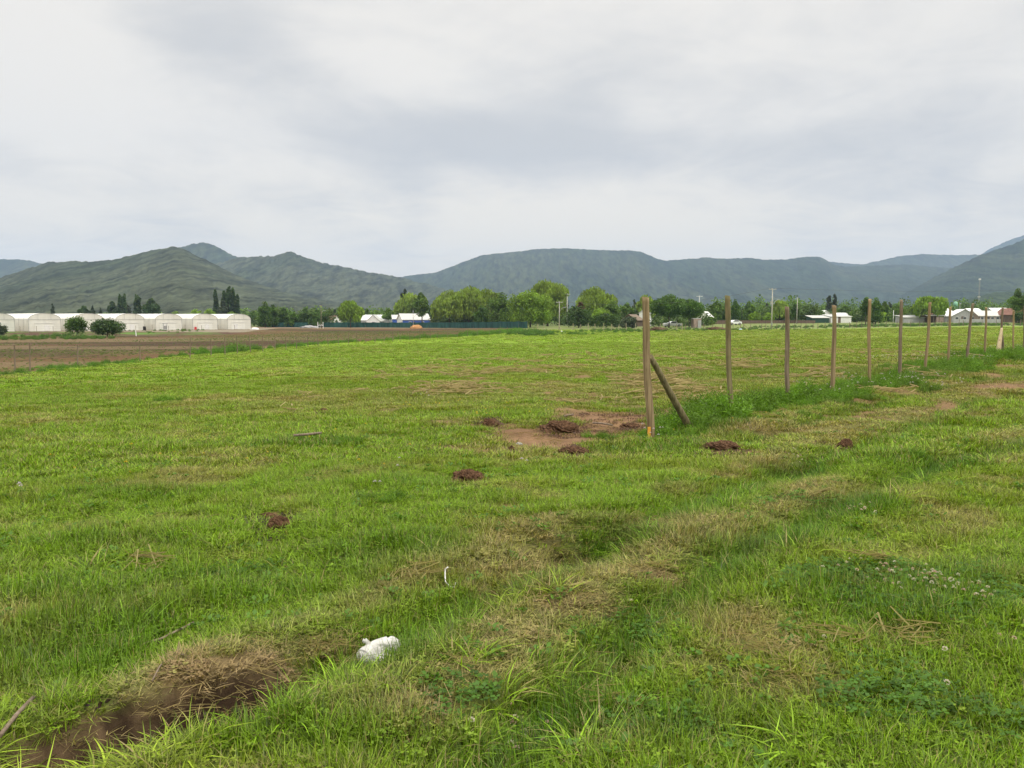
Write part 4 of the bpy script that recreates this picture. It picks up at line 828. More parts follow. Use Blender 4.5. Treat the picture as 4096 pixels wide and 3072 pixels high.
# ------------------------------------------------------------------ trees and shrubs
def foliage(name, lobes, n, size, mat, parent, seed, hang=0.0, vstretch=1.0, shell=.45, warm=.12):
    """n leaf clumps through the volume of ellipsoid lobes (x, y, z, rx, ry, rz)"""
    r = np.random.default_rng(seed); L = np.array(lobes, float); wgt = (L[:, 3] * L[:, 4] * L[:, 5]) ** .75; idx = r.choice(len(L), n, p=wgt / wgt.sum())
    d = r.normal(size=(n, 3)); d /= np.linalg.norm(d, axis=1)[:, None]; q = r.random(n) ** shell
    nz = fbm(d[:, 0] * 2.2 + idx * 3.1, d[:, 2] * 2.2 + d[:, 1] * 1.7 + idx, seed, 3)      # uneven outline and gaps
    q = q * (.70 + .52 * nz)
    c = L[idx, :3] + d * L[idx, 3:] * q[:, None]
    keep = vn(c[:, 0] / size / 3.2 + 50, c[:, 2] / size / 3.2 + c[:, 1] / size / 4 + 50, seed + 1) > .17; c, idx, d = c[keep], idx[keep], d[keep]; n = len(c)
    a = r.normal(size=(n, 3)); a[:, 2] *= .6; a /= np.linalg.norm(a, axis=1)[:, None]
    if hang: a = a * (1 - hang) + np.array([0, 0, -1.0]) * hang; a /= np.linalg.norm(a, axis=1)[:, None]
    b = np.cross(a, r.normal(size=(n, 3))); b /= np.linalg.norm(b, axis=1)[:, None]
    s = size * (.55 + .9 * r.random(n))[:, None]; l = s * (1 + 1.6 * hang) * vstretch
    V = np.stack([c - a * l * .5, c + b * s * .5 - a * l * .05, c + a * l * .5, c - b * s * .5 + a * l * .08], 1).reshape(-1, 3)
    Q = np.arange(4 * n).reshape(n, 4); cl = fbm(c[:, 0] / size / 5, c[:, 2] / size / 5 + c[:, 1] / size / 6, seed + 9, 3)
    tone = (.30 + 1.4 * cl) * (.7 + .6 * r.random(n)); T = np.stack([tone, warm * (r.random(n) < .25) * r.random(n) * 3, tone * 0], -1)
    return link_mesh(name, np_mesh(name, V, Q, mat, fcol=dict(tone=T)), parent)
def trunk_mesh(name, h, r0, lobes, parent, seed, bare=.3):
    r = random.Random(seed); m = MB(); k = 7
    top = Vector((r.uniform(-.03, .03) * h, 0, h * .78)); pts = [Vector((0, 0, -.3))] + [Vector((top.x * t * t + .02 * h * math.sin(3 * t + seed), .01 * h * math.sin(4 * t), h * .78 * t)) for t in [i / k for i in range(1, k + 1)]]
    m.tube(pts, [r0 * (1.35 if i == 0 else 1.0) * (1 - .8 * i / k) for i in range(k + 1)], 8, seed, .15)
    for (x, y, z, *_r) in lobes[:9]:
        t = min(.75, max(bare, (z / h) * .55)); p0 = pts[1 + int(t * (k - 1))]; p2 = Vector((x, y, z)); p1 = p0.lerp(p2, .5) + Vector((0, 0, .04 * h))
        m.tube([p0, p1, p2], [r0 * .42, r0 * .26, r0 * .08], 5, seed, .1)
    return m.build(name, M['bark'], parent, smooth=True)
def place(u, vb, d):
    a = ray(u, vb)[0]; x = a * d; return Vector((x, d, float(gz(x, d))))
TREES = 0
def tree(kind, u, vt, w, d, label, name='tree', cat='tree', mat=None, bare=None, n=None, group=None, seed=None):
    """crown top at row vt, crown w px wide, standing at depth d"""
    global TREES; TREES += 1; s = seed or 300 + TREES; r = random.Random(s)
    b = place(u, H, d); top = P(u, vt, d).z; h = top - b.z; R = w / F * d / 2 * (1.12 if kind == 'willow' else 1.0)
    root = empty(name, b); tag(root, label, cat, group)
    lob = []
    if kind == 'willow':
        bare = .18 if bare is None else bare
        for k in range(9):
            a = k * 2.4 + r.random(); q = R * (.15 + .5 * (k % 3) / 2); z = h * (.60 + .2 * r.random()) - .12 * h * (q / R)
            lob.append((q * math.cos(a), q * math.sin(a), z, R * .46, R * .46, h * (.19 + .05 * r.random())))
        for k in range(11):
            a = k * .571 + r.random() * .3; q = R * .72; lob.append((q * math.cos(a), q * math.sin(a), h * (.42 + .14 * r.random()), R * .27, R * .27, h * .26))
        lob.append((0, 0, h * .78, R * .62, R * .62, h * .22)); mt = 'willow'; hang = .72; sz = .42; nn = 7500
    elif kind == 'poplar':
        bare = .05; lob = [(r.uniform(-.2, .2) * R, r.uniform(-.2, .2) * R, h * (.12 + .14 * k), R * (.95 - .09 * abs(k - 2)), R * (.95 - .09 * abs(k - 2)), h * .13) for k in range(7)]
        lob[-1] = (lob[-1][0], lob[-1][1], h * .90, R * .42, R * .42, h * .10); mt = 'poplar'; hang = -.4; sz = .42; nn = 5200
    elif kind == 'conifer':
        bare = .1; lob = [(r.uniform(-.25, .25) * R, 0, h * (.2 + .13 * k), R * (1.0 - .13 * k), R * (1 - .13 * k), h * .10) for k in range(7)]; mt = 'conifer'; hang = 0; sz = .45; nn = 4200
    elif kind == 'bush':
        bare = .05
        for k in range(10):
            a = k * 2.4; q = R * .62 * (k / 9) ** .5; lob.append((q * math.cos(a), q * math.sin(a) * .8, h * (.62 - .28 * (q / R) + .1 * r.random()), R * .42, R * .42, h * .34))
        lob.append((0, 0, h * .35, R * .85, R * .8, h * .36)); mt = 'bush'; hang = 0; sz = .34; nn = 5200
    else:
        bare = .22 if bare is None else bare
        for k in range(11):
            a = k * 2.4 + r.random() * .6; q = R * .66 * math.sqrt((k + .3) / 11); z = h * (.70 - .24 * (q / R) ** 1.5 + r.uniform(-.09, .09))
            rr = R * (.30 + .16 * r.random()); lob.append((q * math.cos(a), q * math.sin(a) * .9, z, rr, rr, rr * (.75 + .2 * r.random()) if rr < h * .24 else h * .22))
        lob.append((0, 0, h * .82, R * .38, R * .38, h * .15)); lob.append((0, 0, h * .5, R * .6, R * .6, h * .22)); mt = kind; hang = 0; sz = .42; nn = 7500
        if bare <= .15:
            for k in range(8): a = k * .785 + r.random(); lob.append((R * .6 * math.cos(a), R * .5 * math.sin(a), h * (.22 + .12 * r.random()), R * .4, R * .4, h * .24))
    zmax = max(l[2] + l[5] * .97 for l in lob); lob = [(x, y, z * h / zmax, a, b_, c * h / zmax) for x, y, z, a, b_, c in lob]
    size = sz * max(.7, min(1.3, d / 300)); area = (R * h) / 40.0
    cnt = int((n or nn) * max(.5, min(1.5, area)))
    foliage('crown', lob, cnt, size, LEAF[mat or mt], root, s, max(hang, 0), 1.5 if hang < 0 else 1.0)
    trunk_mesh('trunk', h, max(.09, h * .021), lob, root, s, bare)
    return root
G1, G2, G3 = 'trees beyond the greenhouses', 'trees along the lane behind the net fence', 'trees behind the far post fence'
for a in [
 ('conifer', 213, 1213, 28, 420, 'thin dark conifer alone beyond the round-roofed greenhouses', 'conifer_tree', 'tree', None, None, None, G1),
 ('dark', 337, 1222, 62, 400, 'low round dark tree with a shorter companion beyond the greenhouses', 'broadleaf_tree', 'tree', None, None, None, G1),
 ('conifer', 372, 1219, 24, 400, 'small dull conifer touching the low round dark tree', 'conifer_tree', 'tree', None, None, None, G1),
 ('conifer', 404, 1229, 26, 420, 'little grey conifer between low round tree and poplars', 'conifer_tree', 'tree', 'grey', None, None, G1),
 ('dark', 452, 1203, 52, 400, 'bushy dark tree at the foot of a twin poplar', 'broadleaf_tree', 'tree', 'poplar', None, None, G1),
 ('poplar', 482, 1176, 24, 400, 'tapering poplar standing in the bushy dark tree', 'poplar_tree', 'tree', None, None, None, G1),
 ('poplar', 500, 1174, 22, 402, 'twin poplar with a pointed top beside another', 'poplar_tree', 'tree', None, None, None, G1),
 ('poplar', 516, 1205, 20, 410, 'thin half-bare poplar with see-through crown', 'poplar_tree', 'tree', 'grey', None, 900, G1),
 ('poplar', 551, 1177, 34, 400, 'solid dark poplar beside a round broad tree', 'poplar_tree', 'tree', None, None, None, G1),
 ('dark', 607, 1191, 82, 395, 'broad round olive-dark tree right of the solid poplar', 'broadleaf_tree', 'tree', 'dark', .1, None, G1),
 ('bush', 705, 1240, 50, 380, 'low lime bush peeping over a greenhouse roof', 'shrub', 'shrub', 'lime', None, None, G1),
 ('bush', 783, 1232, 52, 380, 'taller lime bush peeping over the greenhouse roofs', 'shrub', 'shrub', 'lime', None, None, G1),
 ('bush', 838, 1232, 60, 380, 'lime bush at the foot of the tallest poplars', 'shrub', 'shrub', 'lime', None, None, G1),
 ('poplar', 866, 1156, 24, 385, 'slim poplar on the outside of the tallest clump', 'poplar_tree', 'tree', None, None, None, G1),
 ('mid', 893, 1200, 52, 380, 'brownish round tree inside the tallest poplar clump', 'broadleaf_tree', 'tree', 'grey', None, None, G1),
 ('poplar', 899, 1160, 26, 388, 'middle poplar behind the brownish round tree', 'poplar_tree', 'tree', None, None, None, G1),
 ('poplar', 917, 1143, 27, 385, 'tallest poplar of the whole clump', 'poplar_tree', 'tree', None, None, None, G1),
 ('poplar', 935, 1148, 24, 385, 'poplar just beside the tallest one', 'poplar_tree', 'tree', None, None, None, G1),
 ('poplar', 949, 1176, 26, 383, 'shorter dark poplar ending the clump', 'poplar_tree', 'tree', None, None, None, G1),
 ('bush', 930, 1243, 60, 375, 'pale bushes under the poplar clump', 'shrub', 'shrub', 'lime', None, None, G1),
 ('bush', 1015, 1240, 50, 400, 'pale green bush just past the last greenhouse', 'shrub', 'shrub', 'mid', None, None, G2),
 ('dark', 1060, 1204, 62, 300, 'tall dark tree nearest the end of the greenhouses', 'broadleaf_tree', 'tree', 'bush', .05, None, G2),
 ('dark', 1093, 1217, 50, 305, 'dark tree leaning against the tall dark tree', 'broadleaf_tree', 'tree', 'bush', .05, None, G2),
 ('dark', 1135, 1226, 48, 310, 'smaller dark tree with a knobbly crown by the net fence', 'broadleaf_tree', 'tree', 'bush', .05, None, G2),
 ('mid', 1168, 1243, 66, 305, 'low lime-tinged tree filling a gap over the net fence', 'broadleaf_tree', 'tree', 'bush', .05, None, G2),
 ('dark', 1222, 1227, 58, 305, 'round dark tree with a pointed tip over the net fence', 'broadleaf_tree', 'tree', 'bush', .05, None, G2),
 ('mid', 1268, 1236, 74, 300, 'squat bright-edged tree beside the lamp pole', 'broadleaf_tree', 'tree', 'bush', .05, None, G2),
 ('conifer', 1336, 1236, 46, 420, 'grey-green conifer behind the rusty roofs', 'conifer_tree', 'tree', None, None, None, G2),
 ('willow', 1401, 1200, 92, 290, 'egg-shaped willow standing alone before the white roofs', 'willow_tree', 'tree', 'lime', .08, None, G2),
 ('mid', 1468, 1234, 38, 400, 'small round tree behind the white gable house', 'broadleaf_tree', 'tree', None, None, None, G2),
 ('mid', 1553, 1232, 54, 345, 'loose little tree between white gable and blue house', 'broadleaf_tree', 'tree', None, None, None, G2),
 ('conifer', 1618, 1152, 54, 420, 'dark ragged conifer rising behind the large willow', 'conifer_tree', 'tree', None, None, None, G2),
 ('willow', 1640, 1172, 120, 365, 'large pale willow behind the blue house', 'willow_tree', 'tree', None, None, None, G2),
 ('mid', 1685, 1168, 78, 300, 'leafy green tree in front of the blue house roof', 'broadleaf_tree', 'tree', 'mid', .45, None, G2),
 ('dark', 1722, 1230, 26, 350, 'small flat-topped dark tree by the grey shed', 'broadleaf_tree', 'tree', None, None, None, G2),
 ('willow', 1800, 1160, 145, 285, 'first willow of the big clump, drooping beside the grey shed', 'willow_tree', 'tree', None, None, None, G2),
 ('willow', 1878, 1145, 155, 288, 'middle and tallest willow of the big clump', 'willow_tree', 'tree', None, None, None, G2),
 ('willow', 1948, 1156, 112, 290, 'thin-topped willow closing the big clump', 'willow_tree', 'tree', None, None, None, G2),
 ('dark', 1924, 1218, 74, 262, 'small dark tree growing through the net fence', 'broadleaf_tree', 'tree', 'bush', .1, None, G2),
 ('mid', 2010, 1168, 124, 280, 'mid green bushy tree between willows and yellow-green tree', 'broadleaf_tree', 'tree', None, .12, None, G2),
 ('lime', 2120, 1157, 200, 235, 'spreading yellow-green tree at the end of the net fence', 'broadleaf_tree', 'tree', 'lime', .12, 12000, G2),
 ('willow', 2190, 1119, 150, 262, 'tallest willow with a thick trunk beyond the net fence', 'willow_tree', 'tree', None, .2, 9000, G2),
 ('willow', 2243, 1178, 50, 300, 'wispy grey willow beside a white pole', 'willow_tree', 'tree', 'grey', None, None, G2),
 ('dark', 2315, 1222, 140, 215, 'very dark shrubby tree behind the old post fence', 'broadleaf_tree', 'tree', 'dark', .04, None, G2),
 ('mid', 2322, 1204, 54, 222, 'reddish tree top behind the very dark shrubby tree', 'broadleaf_tree', 'tree', 'rust', .2, None, G2),
 ('willow', 2380, 1149, 148, 250, 'domed pale willow beyond the very dark shrubs', 'willow_tree', 'tree', None, .2, None, G2),
 ('mid', 2400, 1230, 110, 228, 'yellowish-green shrubs under the domed willow', 'shrub', 'shrub', 'lime', .04, None, G2),
 ('mid', 2448, 1196, 78, 240, 'upright green tree next to the domed willow', 'broadleaf_tree', 'tree', None, .1, None, G2),
 ('dark', 2425, 1250, 150, 212, 'low very dark thicket behind the old fence', 'shrub', 'shrub', 'dark', .02, None, G2),
 ('grey', 2515, 1265, 76, 205, 'grey-leaved bush in front of the low brown shed', 'shrub', 'shrub', 'grey', .02, None, G2),
 ('mid', 2508, 1210, 76, 260, 'green tree behind the low brown shed', 'broadleaf_tree', 'tree', 'mid', None, None, G2),
 ('conifer', 2536, 1196, 34, 300, 'dull brown conifer beside the white two-storey house', 'conifer_tree', 'tree', 'grey', None, None, G2),
 ('willow', 2583, 1180, 78, 262, 'small willow whose top shows over the braced post', 'willow_tree', 'tree', None, .2, None, G2),
 ('dark', 2676, 1175, 172, 205, 'huge dark tree sheltering the parked pickup', 'broadleaf_tree', 'tree', 'bush', .16, 14000, G3),
 ('dark', 2758, 1193, 140, 207, 'lower wing of dark tree hanging over the block hut', 'broadleaf_tree', 'tree', 'bush', .16, 11000, G3),
 ('bush', 2842, 1262, 60, 235, 'round hedge bush beside the white roofed bungalow', 'shrub', 'shrub', 'mid', None, None, G3),
 ('mid', 2862, 1187, 56, 270, 'conical green tree beside the second post', 'broadleaf_tree', 'tree', 'mid', .1, None, G3),
 ('mid', 2903, 1207, 46, 272, 'green tree half hidden by the second post', 'broadleaf_tree', 'tree', 'mid', .1, None, G3),
 ('mid', 2940, 1196, 48, 270, 'rounded green tree above the white car', 'broadleaf_tree', 'tree', 'bush', .1, None, G3),
 ('mid', 2995, 1202, 54, 275, 'loose tapering tree between white car and lamp pole', 'broadleaf_tree', 'tree', 'mid', .1, None, G3),
 ('bush', 3020, 1245, 54, 262, 'low lime shrub under the loose tapering tree', 'shrub', 'shrub', 'lime', None, None, G3),
 ('conifer', 3062, 1212, 44, 360, 'grey conifer behind the concrete lamp pole', 'conifer_tree', 'tree', 'grey', None, None, G3),
 ('bush', 3075, 1248, 56, 262, 'bright shrub at the lamp pole', 'shrub', 'shrub', 'lime', None, None, G3),
 ('willow', 3117, 1197, 58, 268, 'feathery willow just past the lamp pole', 'willow_tree', 'tree', None, .1, None, G3),
 ('dark', 3179, 1214, 38, 255, 'narrow dark tree behind the white pole', 'broadleaf_tree', 'tree', 'bush', .2, None, G3),
 ('mid', 3219, 1222, 34, 300, 'small umbrella shaped tree near the green shed', 'broadleaf_tree', 'tree', 'grey', .3, None, G3),
 ('mid', 3268, 1229, 56, 330, 'round tree above the green shed roof', 'broadleaf_tree', 'tree', 'mid', .1, None, G3),
 ('poplar', 3314, 1183, 24, 380, 'grey poplar, shorter of two behind the sheds', 'poplar_tree', 'tree', 'grey', None, None, G3),
 ('poplar', 3336, 1175, 22, 382, 'grey poplar, taller of two behind the sheds', 'poplar_tree', 'tree', 'grey', None, None, G3),
 ('mid', 3378, 1218, 64, 330, 'low spreading tree behind the white shed', 'broadleaf_tree', 'tree', 'mid', .1, None, G3),
 ('bush', 3420, 1240, 50, 285, 'hedge bush between white shed and forked tree', 'shrub', 'shrub', 'mid', None, None, G3),
 ('dark', 3462, 1188, 54, 218, 'dark upright tree with bare trunk by the far fence', 'broadleaf_tree', 'tree', 'bush', .25, None, G3),
 ('mid', 3502, 1187, 54, 232, 'bright crown right behind the yellow post', 'broadleaf_tree', 'tree', 'bush', .15, None, G3),
 ('mid', 3537, 1203, 50, 280, 'olive tree between bright crown and thicket', 'broadleaf_tree', 'tree', 'mid', .1, None, G3),
 ('bush', 3520, 1243, 70, 262, 'yellowish thicket under the olive tree', 'shrub', 'shrub', 'lime', None, None, G3),
 ('conifer', 3560, 1205, 40, 340, 'spiky grey-green conifer over the thicket', 'conifer_tree', 'tree', 'grey', None, None, G3),
 ('dark', 3592, 1212, 64, 270, 'dark spreading tree beside the long grey shed', 'broadleaf_tree', 'tree', 'mid', .1, None, G3),
 ('bush', 3640, 1235, 60, 290, 'low bush above the long grey shed roof', 'shrub', 'shrub', 'lime', None, None, G3),
 ('willow', 3715, 1184, 112, 262, 'lopsided willow beside the red-brown roof', 'willow_tree', 'tree', 'lime', .2, None, G3),
 ('mid', 3668, 1205, 62, 266, 'lower shoulder tree joined to the lopsided willow', 'broadleaf_tree', 'tree', 'lime', .2, None, G3),
 ('mid', 4066, 1152, 76, 235, 'leafy tree at the edge of the farm houses', 'broadleaf_tree', 'tree', 'mid', .25, None, G3),
 ('dark', 4105, 1160, 80, 236, 'leafy tree mostly cut by the picture edge', 'broadleaf_tree', 'tree', 'mid', .2, None, G3),
 ('bush', 4080, 1240, 60, 218, 'very dark bush below the house edge tree', 'shrub', 'shrub', 'dark', None, None, G3),
]: tree(*a)
BG_ = 'bushes on the bank below the greenhouses'
for a in [('bush', 303, 1258, 104, 150, 'open ragged bush with twiggy top on the bank', 'bush', 'bush', 'bush', None, 6500, BG_), ('bush', 426, 1268, 152, 149, 'dense dark round bush on the greenhouse bank', 'bush', 'bush', 'dark', None, 12000, BG_),
          ('bush', -5, 1291, 66, 152, 'greyish bush cut by the picture edge below a greenhouse', 'bush', 'bush', 'grey', None, None, BG_)]: tree(*a)
# far-off wooded band that reads as one mass
def treeline():
    r = np.random.default_rng(5); lob = []; 
    for k in range(420):
        u = 900 + 3300 * r.random(); d = 430 + 260 * r.random(); a = ray(u, H)[0]; h = (5 + 7 * r.random()) * (1.25 if u > 2800 else 1); x = a * d
        lob.append((x, d, float(base_z(x, d)) + h * .45, 4.5 + 4 * r.random(), 4.5, h * .55))
    for k in range(160):
        u = -300 + 1300 * r.random(); d = 520 + 260 * r.random(); a = ray(u, H)[0]; h = 3 + 5 * r.random(); x = a * d
        lob.append((x, d, float(base_z(x, d)) + h * .45, 5 + 4 * r.random(), 5, h * .55))
    foliage('treeline', lob, 150000, 1.0, LEAF['mid'], None, 77)
treeline(); tag(bpy.data.objects['treeline'], 'far-off band of trees along the valley floor', kind='stuff')

def undergrowth():
    r = np.random.default_rng(8); lob = []
    for (u0, u1, d, h0, h1, step) in [(1030, 1300, 318, 4, 8, 9), (1300, 1440, 400, 2.5, 4.5, 12), (1500, 1760, 375, 3, 7, 12), (1730, 2075, 300, 3, 6.5, 9), (2060, 2290, 290, 2, 4.5, 12), (2290, 2560, 262, 3.5, 6.5, 9), (2540, 2640, 285, 4, 8, 9), (2600, 2830, 228, 2, 4, 9), (2800, 3260, 285, 3.5, 7, 9),
                                      (3230, 3450, 345, 3, 6, 10), (3400, 3660, 292, 3.5, 6.5, 8), (3600, 3800, 300, 3, 7, 9), (3780, 4150, 330, 2, 5, 12), (560, 1030, 420, 2, 5.5, 14), (-100, 560, 450, 1.5, 4, 18)]:
        u = u0
        while u < u1:
            u += step * (.5 + r.random()); dd = d + r.normal() * 5; a = ray(u, H)[0]; x = a * dd; h = h0 + (h1 - h0) * r.random() ** 1.3; rr = h * .45
            lob.append((x, dd, float(base_z(x, dd)) + h * .48, rr * (1 + .5 * r.random()), rr, h * .55))
    foliage('undergrowth', lob, 110000, .50, LEAF['undergrowth'], None, 78)
LEAF['undergrowth'] = leaf_mat('undergrowth_leaves', (.085, .140, .034), .25)
undergrowth(); tag(bpy.data.objects['undergrowth'], 'tangle of hedges and shrubs filling the gaps under the trees', kind='stuff')

# ------------------------------------------------------------------ greenhouses
def greenhouse(p_right, k, label, door='panel'):
    e = Vector((.722, .692, 0)); rz = math.atan2(e.y, e.x); W_, L_, wh, th_ = 6.3, 34.0, 2.55, 3.95
    root = empty('greenhouse', (p_right[0], p_right[1], GHZ), rz); tag(root, label, 'greenhouse', 'row of round-roofed greenhouses')
    def arc(t): a = math.pi * t; return (-W_ / 2 + W_ / 2 * math.cos(a), wh + (th_ - wh) * math.sin(a) ** .95)
    pr = [arc(i / 18) for i in range(19)]
    m = MB()
    for i in range(18):
        (x0, z0), (x1, z1) = pr[i], pr[i + 1]
        for j in range(8): y0, y1 = L_ * j / 8, L_ * (j + 1) / 8; sg = -.05 if True else 0; m.poly([(x0, y0, z0), (x1, y0, z1), (x1, y1, z1), (x0, y1, z0)])
    m.build('roof', M['plastic'], root, smooth=True)
    m = MB(); m.box((-.02, L_ / 2, wh / 2), (.04, L_, wh - .01)); m.build('side_wall', M['plastic2'], root)
    m = MB(); m.box((-W_ + .02, L_ / 2, wh / 2), (.04, L_, wh - .01)); m.build('side_wall', M['plastic2'], root)
    for yy_, nm in ((0.0, 'end_wall'), (L_, 'end_wall')):
        m = MB(); m.prism([(0, 0), (0, wh)] + pr[1:-1] + [(-W_, wh), (-W_, 0)], yy_ - .03, yy_ + .03); m.build(nm, M['plastic2'], root)
    m = MB()
    m.tube([(x, -.08, z) for x, z in pr], .035, 5); m.tube([(0, -.08, wh), (-W_, -.08, wh)], .03, 5)
    for x in (0, -W_): m.tube([(x, -.08, 0), (x, -.08, wh)], .035, 5)
    for x in (-W_ * .3, -W_ * .7): m.tube([(x, -.07, wh), (x, -.07, wh + 1.18)], .018, 4)
    m.tube([(-W_ - .02, 0, wh), (-W_ - .02, L_, wh)], .03, 5); m.tube([(.02, 0, wh), (.02, L_, wh)], .03, 5)
    for j in range(1, 9):
        y0 = L_ * j / 8.01; m.tube([(-W_ - .03, y0, 0), (-W_ - .03, y0, wh)], .025, 4); m.tube([(x, y0, z + .012) for x, z in pr], .015, 4)
    m.build('frame', M['pipe'], root)
    m = MB(); w2 = 3.7; cx = -W_ / 2 - (.1 if k % 2 else .35); m.box((cx, -.13, .85), (w2, .06, 1.7)); d_ = m.build('door', M['plastic'], root)
    m = MB(); m.box((cx, -.2, 1.74), (w2 + .15, .10, .08)); m.build('door_rail', M['white'], d_)
    m = MB(); m.box((cx + (.5 if k % 2 else -.6), -.18, .75), (1.0, .03, 1.3)); m.build('door_panel', M['white'], d_)
    return root
GHZ = -1.24
ghl = ['greenhouse cut by the picture edge, nearest of the row', 'greenhouse with a shadowed gap beside it, behind the ragged bush', 'greenhouse mostly hidden behind the ragged and round bushes', 'greenhouse just past the dense round bush, with smudged end sheet',
       'greenhouse third from the open end of the row', 'greenhouse with a red patch by its door', 'last greenhouse of the row, beside the bare yard']
G0, G6 = Vector((-107.2, 172)), Vector((-68.4, 209))
for k in range(7): q = G0.lerp(G6, k / 6); greenhouse((q.x, q.y), k, ghl[k])
q = G0.lerp(G6, 5 / 6); m = MB(); m.box((0, 0, .35), (.55, .4, .7), .2, (.8, .8)); tag(m.build('drum', M['red'], None, (q.x - 3.9, q.y - 4.2, GHZ)), 'small red drum at the greenhouse with the red patch', 'drum')
q = G0.lerp(G6, 3.08 / 6); m = MB(); m.tube([(0, 0, 0), (0, 0, .9)], .33, 12); m.tube([(0, 0, .3), (0, 0, .33)], .35, 12); tag(m.build('barrel', M['dark'], None, (q.x, q.y - 1.5, GHZ)), 'dark barrel between two greenhouses', 'barrel')
q = G0.lerp(G6, 3.6 / 6); root = empty('water_stand', (q.x + .4, q.y - 2, GHZ)); tag(root, 'grey pump stand in front of a greenhouse side wall', 'pump stand')
m = MB(); [m.box((sx * .4, 0, .75), (.08, .08, 1.5)) for sx in (-1, 1)]; m.build('stand', M['pipe'], root); m = MB(); m.box((0, 0, 1.56), (1.1, .5, .12)); m.box((0, 0, .6), (.5, .4, .8)); m.build('tank', M['greywall'], root)
b = place(995 + 24, 1319, 205); o = blob_mesh('sandbag_heap', 1.1, .6, .5, 9, M['white'], rough=.2, n=24); o.location = b; tag(o, 'small white heap beside the last greenhouse', 'heap')
b = place(545, 1342, 150); m = MB(); m.tube([(0, 0, -.1), (-.12, 0, 1.15)], .09, 8); tag(m.build('marker_pipe', M['white'], None, b), 'short white pipe standing askew below the greenhouses', 'pipe')
b = place(120, 1345, 153); m = MB(); m.tube([(0, 0, -.1), (0, 0, .75)], .07, 6); m.box((0, 0, .72), (.4, .08, .1)); tag(m.build('marker_post', M['oldwood'], None, b), 'short post with a cross piece on the bank below the greenhouses', 'post')

# ------------------------------------------------------------------ fences
def wire_fence(name, label, pts, hgt, rad, mat, wires=(.35, .65, .95), group=None, jit=.06, braces=()):
    root = empty(name, pts[0]); tag(root, label, 'fence', group); r = random.Random(len(pts)); tops = []
    for i, p in enumerate(pts):
        q = p - pts[0]; hh = hgt * r.uniform(.85, 1.12); l = Vector((r.uniform(-jit, jit), 0, 0)) * hh
        m = MB(); m.tube([(0, 0, -.2), tuple(l * .5 + Vector((0, 0, hh * .5))), tuple(l + Vector((0, 0, hh)))], [rad * 1.1, rad, rad * .95], 6, i, .2); m.build('post', mat, root, q); tops.append((q, l, hh))
    for f in wires:
        m = MB(); m.tube([q + l * f + Vector((0, -rad, hgt * f * .85)) for q, l, hh in tops], .008, 3); m.build('wire', M['wire'], root)
    for i, s in braces:
        q, l, hh = tops[i]; m = MB(); m.tube([q + Vector((0, 0, hh * .75)), q + Vector((s * hh * .8, -.4, 0))], rad * .8, 6); m.build('brace', mat, root)
    return root
# posts along the margin of the ploughed field
px = [(60, 1492), (120, 1487), (310, 1466), (560, 1448), (760, 1432), (845, 1424), (900, 1420), (950, 1416), (1003, 1412), (1052, 1408), (1100, 1404), (1145, 1401), (1187, 1396), (1233, 1390), (1273, 1386), (1313, 1384), (1353, 1382), (1393, 1379), (1428, 1376), (1463, 1373), (1499, 1371), (1536, 1368), (1570, 1366), (1600, 1364), (1640, 1362), (1680, 1359), (1722, 1357), (1750, 1355), (1790, 1352), (1830, 1349), (1870, 1346), (1910, 1343), (1957, 1340), (2000, 1336), (2030, 1333)]
wire_fence('wire_fence', 'long low wire fence with thin dark posts beside the ploughed field', [at(u, v) for u, v in px], 1.15, .028, M['oldwood'], (.5, .95))
# greenhouse front fence
px = [(15 + 66 * k, 1331 - .75 * k) for k in range(16)]
wire_fence('wire_fence', 'thin wire fence in front of the greenhouses', [place(u, v, 168 + k * 2.3) for k, (u, v) in enumerate(px)], 1.25, .04, M['oldwood'], (.6, .95))
# green net fence
def net_fence():
    us = list(range(1066, 2135, 36)); pts = []
    for u in us: d = float(np.interp(u, [1066, 1500, 1800, 2134], [306, 296, 268, 214])); pts.append(place(u, 1310, d))
    root = empty('net_fence', pts[0]); tag(root, 'long green shade net fence at the end of the ploughed field', 'fence'); m = MB(); r = random.Random(2)
    for a_, b_ in zip(pts[:-1], pts[1:]):
        a, b = a_ - pts[0], b_ - pts[0]
        for s in range(4):
            p, q = a.lerp(b, s / 4), a.lerp(b, (s + 1) / 4); h1, h2 = 1.95 - .10 * math.sin(s / 4 * 3.14), 1.95 - .10 * math.sin((s + 1) / 4 * 3.14)
            o1 = .12 * math.sin(s * 2.1 + a.x); o2 = .12 * math.sin((s + 1) * 2.1 + a.x) if s < 3 else .12 * math.sin(0 + b.x)
            m.poly([p + Vector((0, o1, .02)), q + Vector((0, o2, .02)), q + Vector((0, 0, h2)), p + Vector((0, 0, h1))])
    m.build('net', M['net'], root)
    for p in pts: m = MB(); m.tube([(0, .1, -.2), (0, .1, 2.1)], .05, 5); m.build('post', M['oldwood'], root, p - pts[0])
net_fence()
far = [(2150, 1318), (2176, 1320), (2235, 1318), (2293, 1322), (2323, 1320), (2353, 1322), (2380, 1320), (2414, 1318), (2445, 1318), (2475, 1316), (2505, 1314), (2542, 1314), (2577, 1312), (2640, 1312), (2652, 1306), (2705, 1308), (2728, 1309), (2742, 1310), (2777, 1312), (2814, 1312), (2851, 1312), (2891, 1314), (2932, 1316), (2962, 1316), (2974, 1318), (3003, 1320), (3047, 1313), (3063, 1312), (3107, 1308), (3133, 1312), (3176, 1310), (3204, 1308), (3224, 1302), (3252, 1304), (3272, 1302)]
def fpt(k, u, v): return place(u, v, 178 + 6 * math.sin(u * .004))
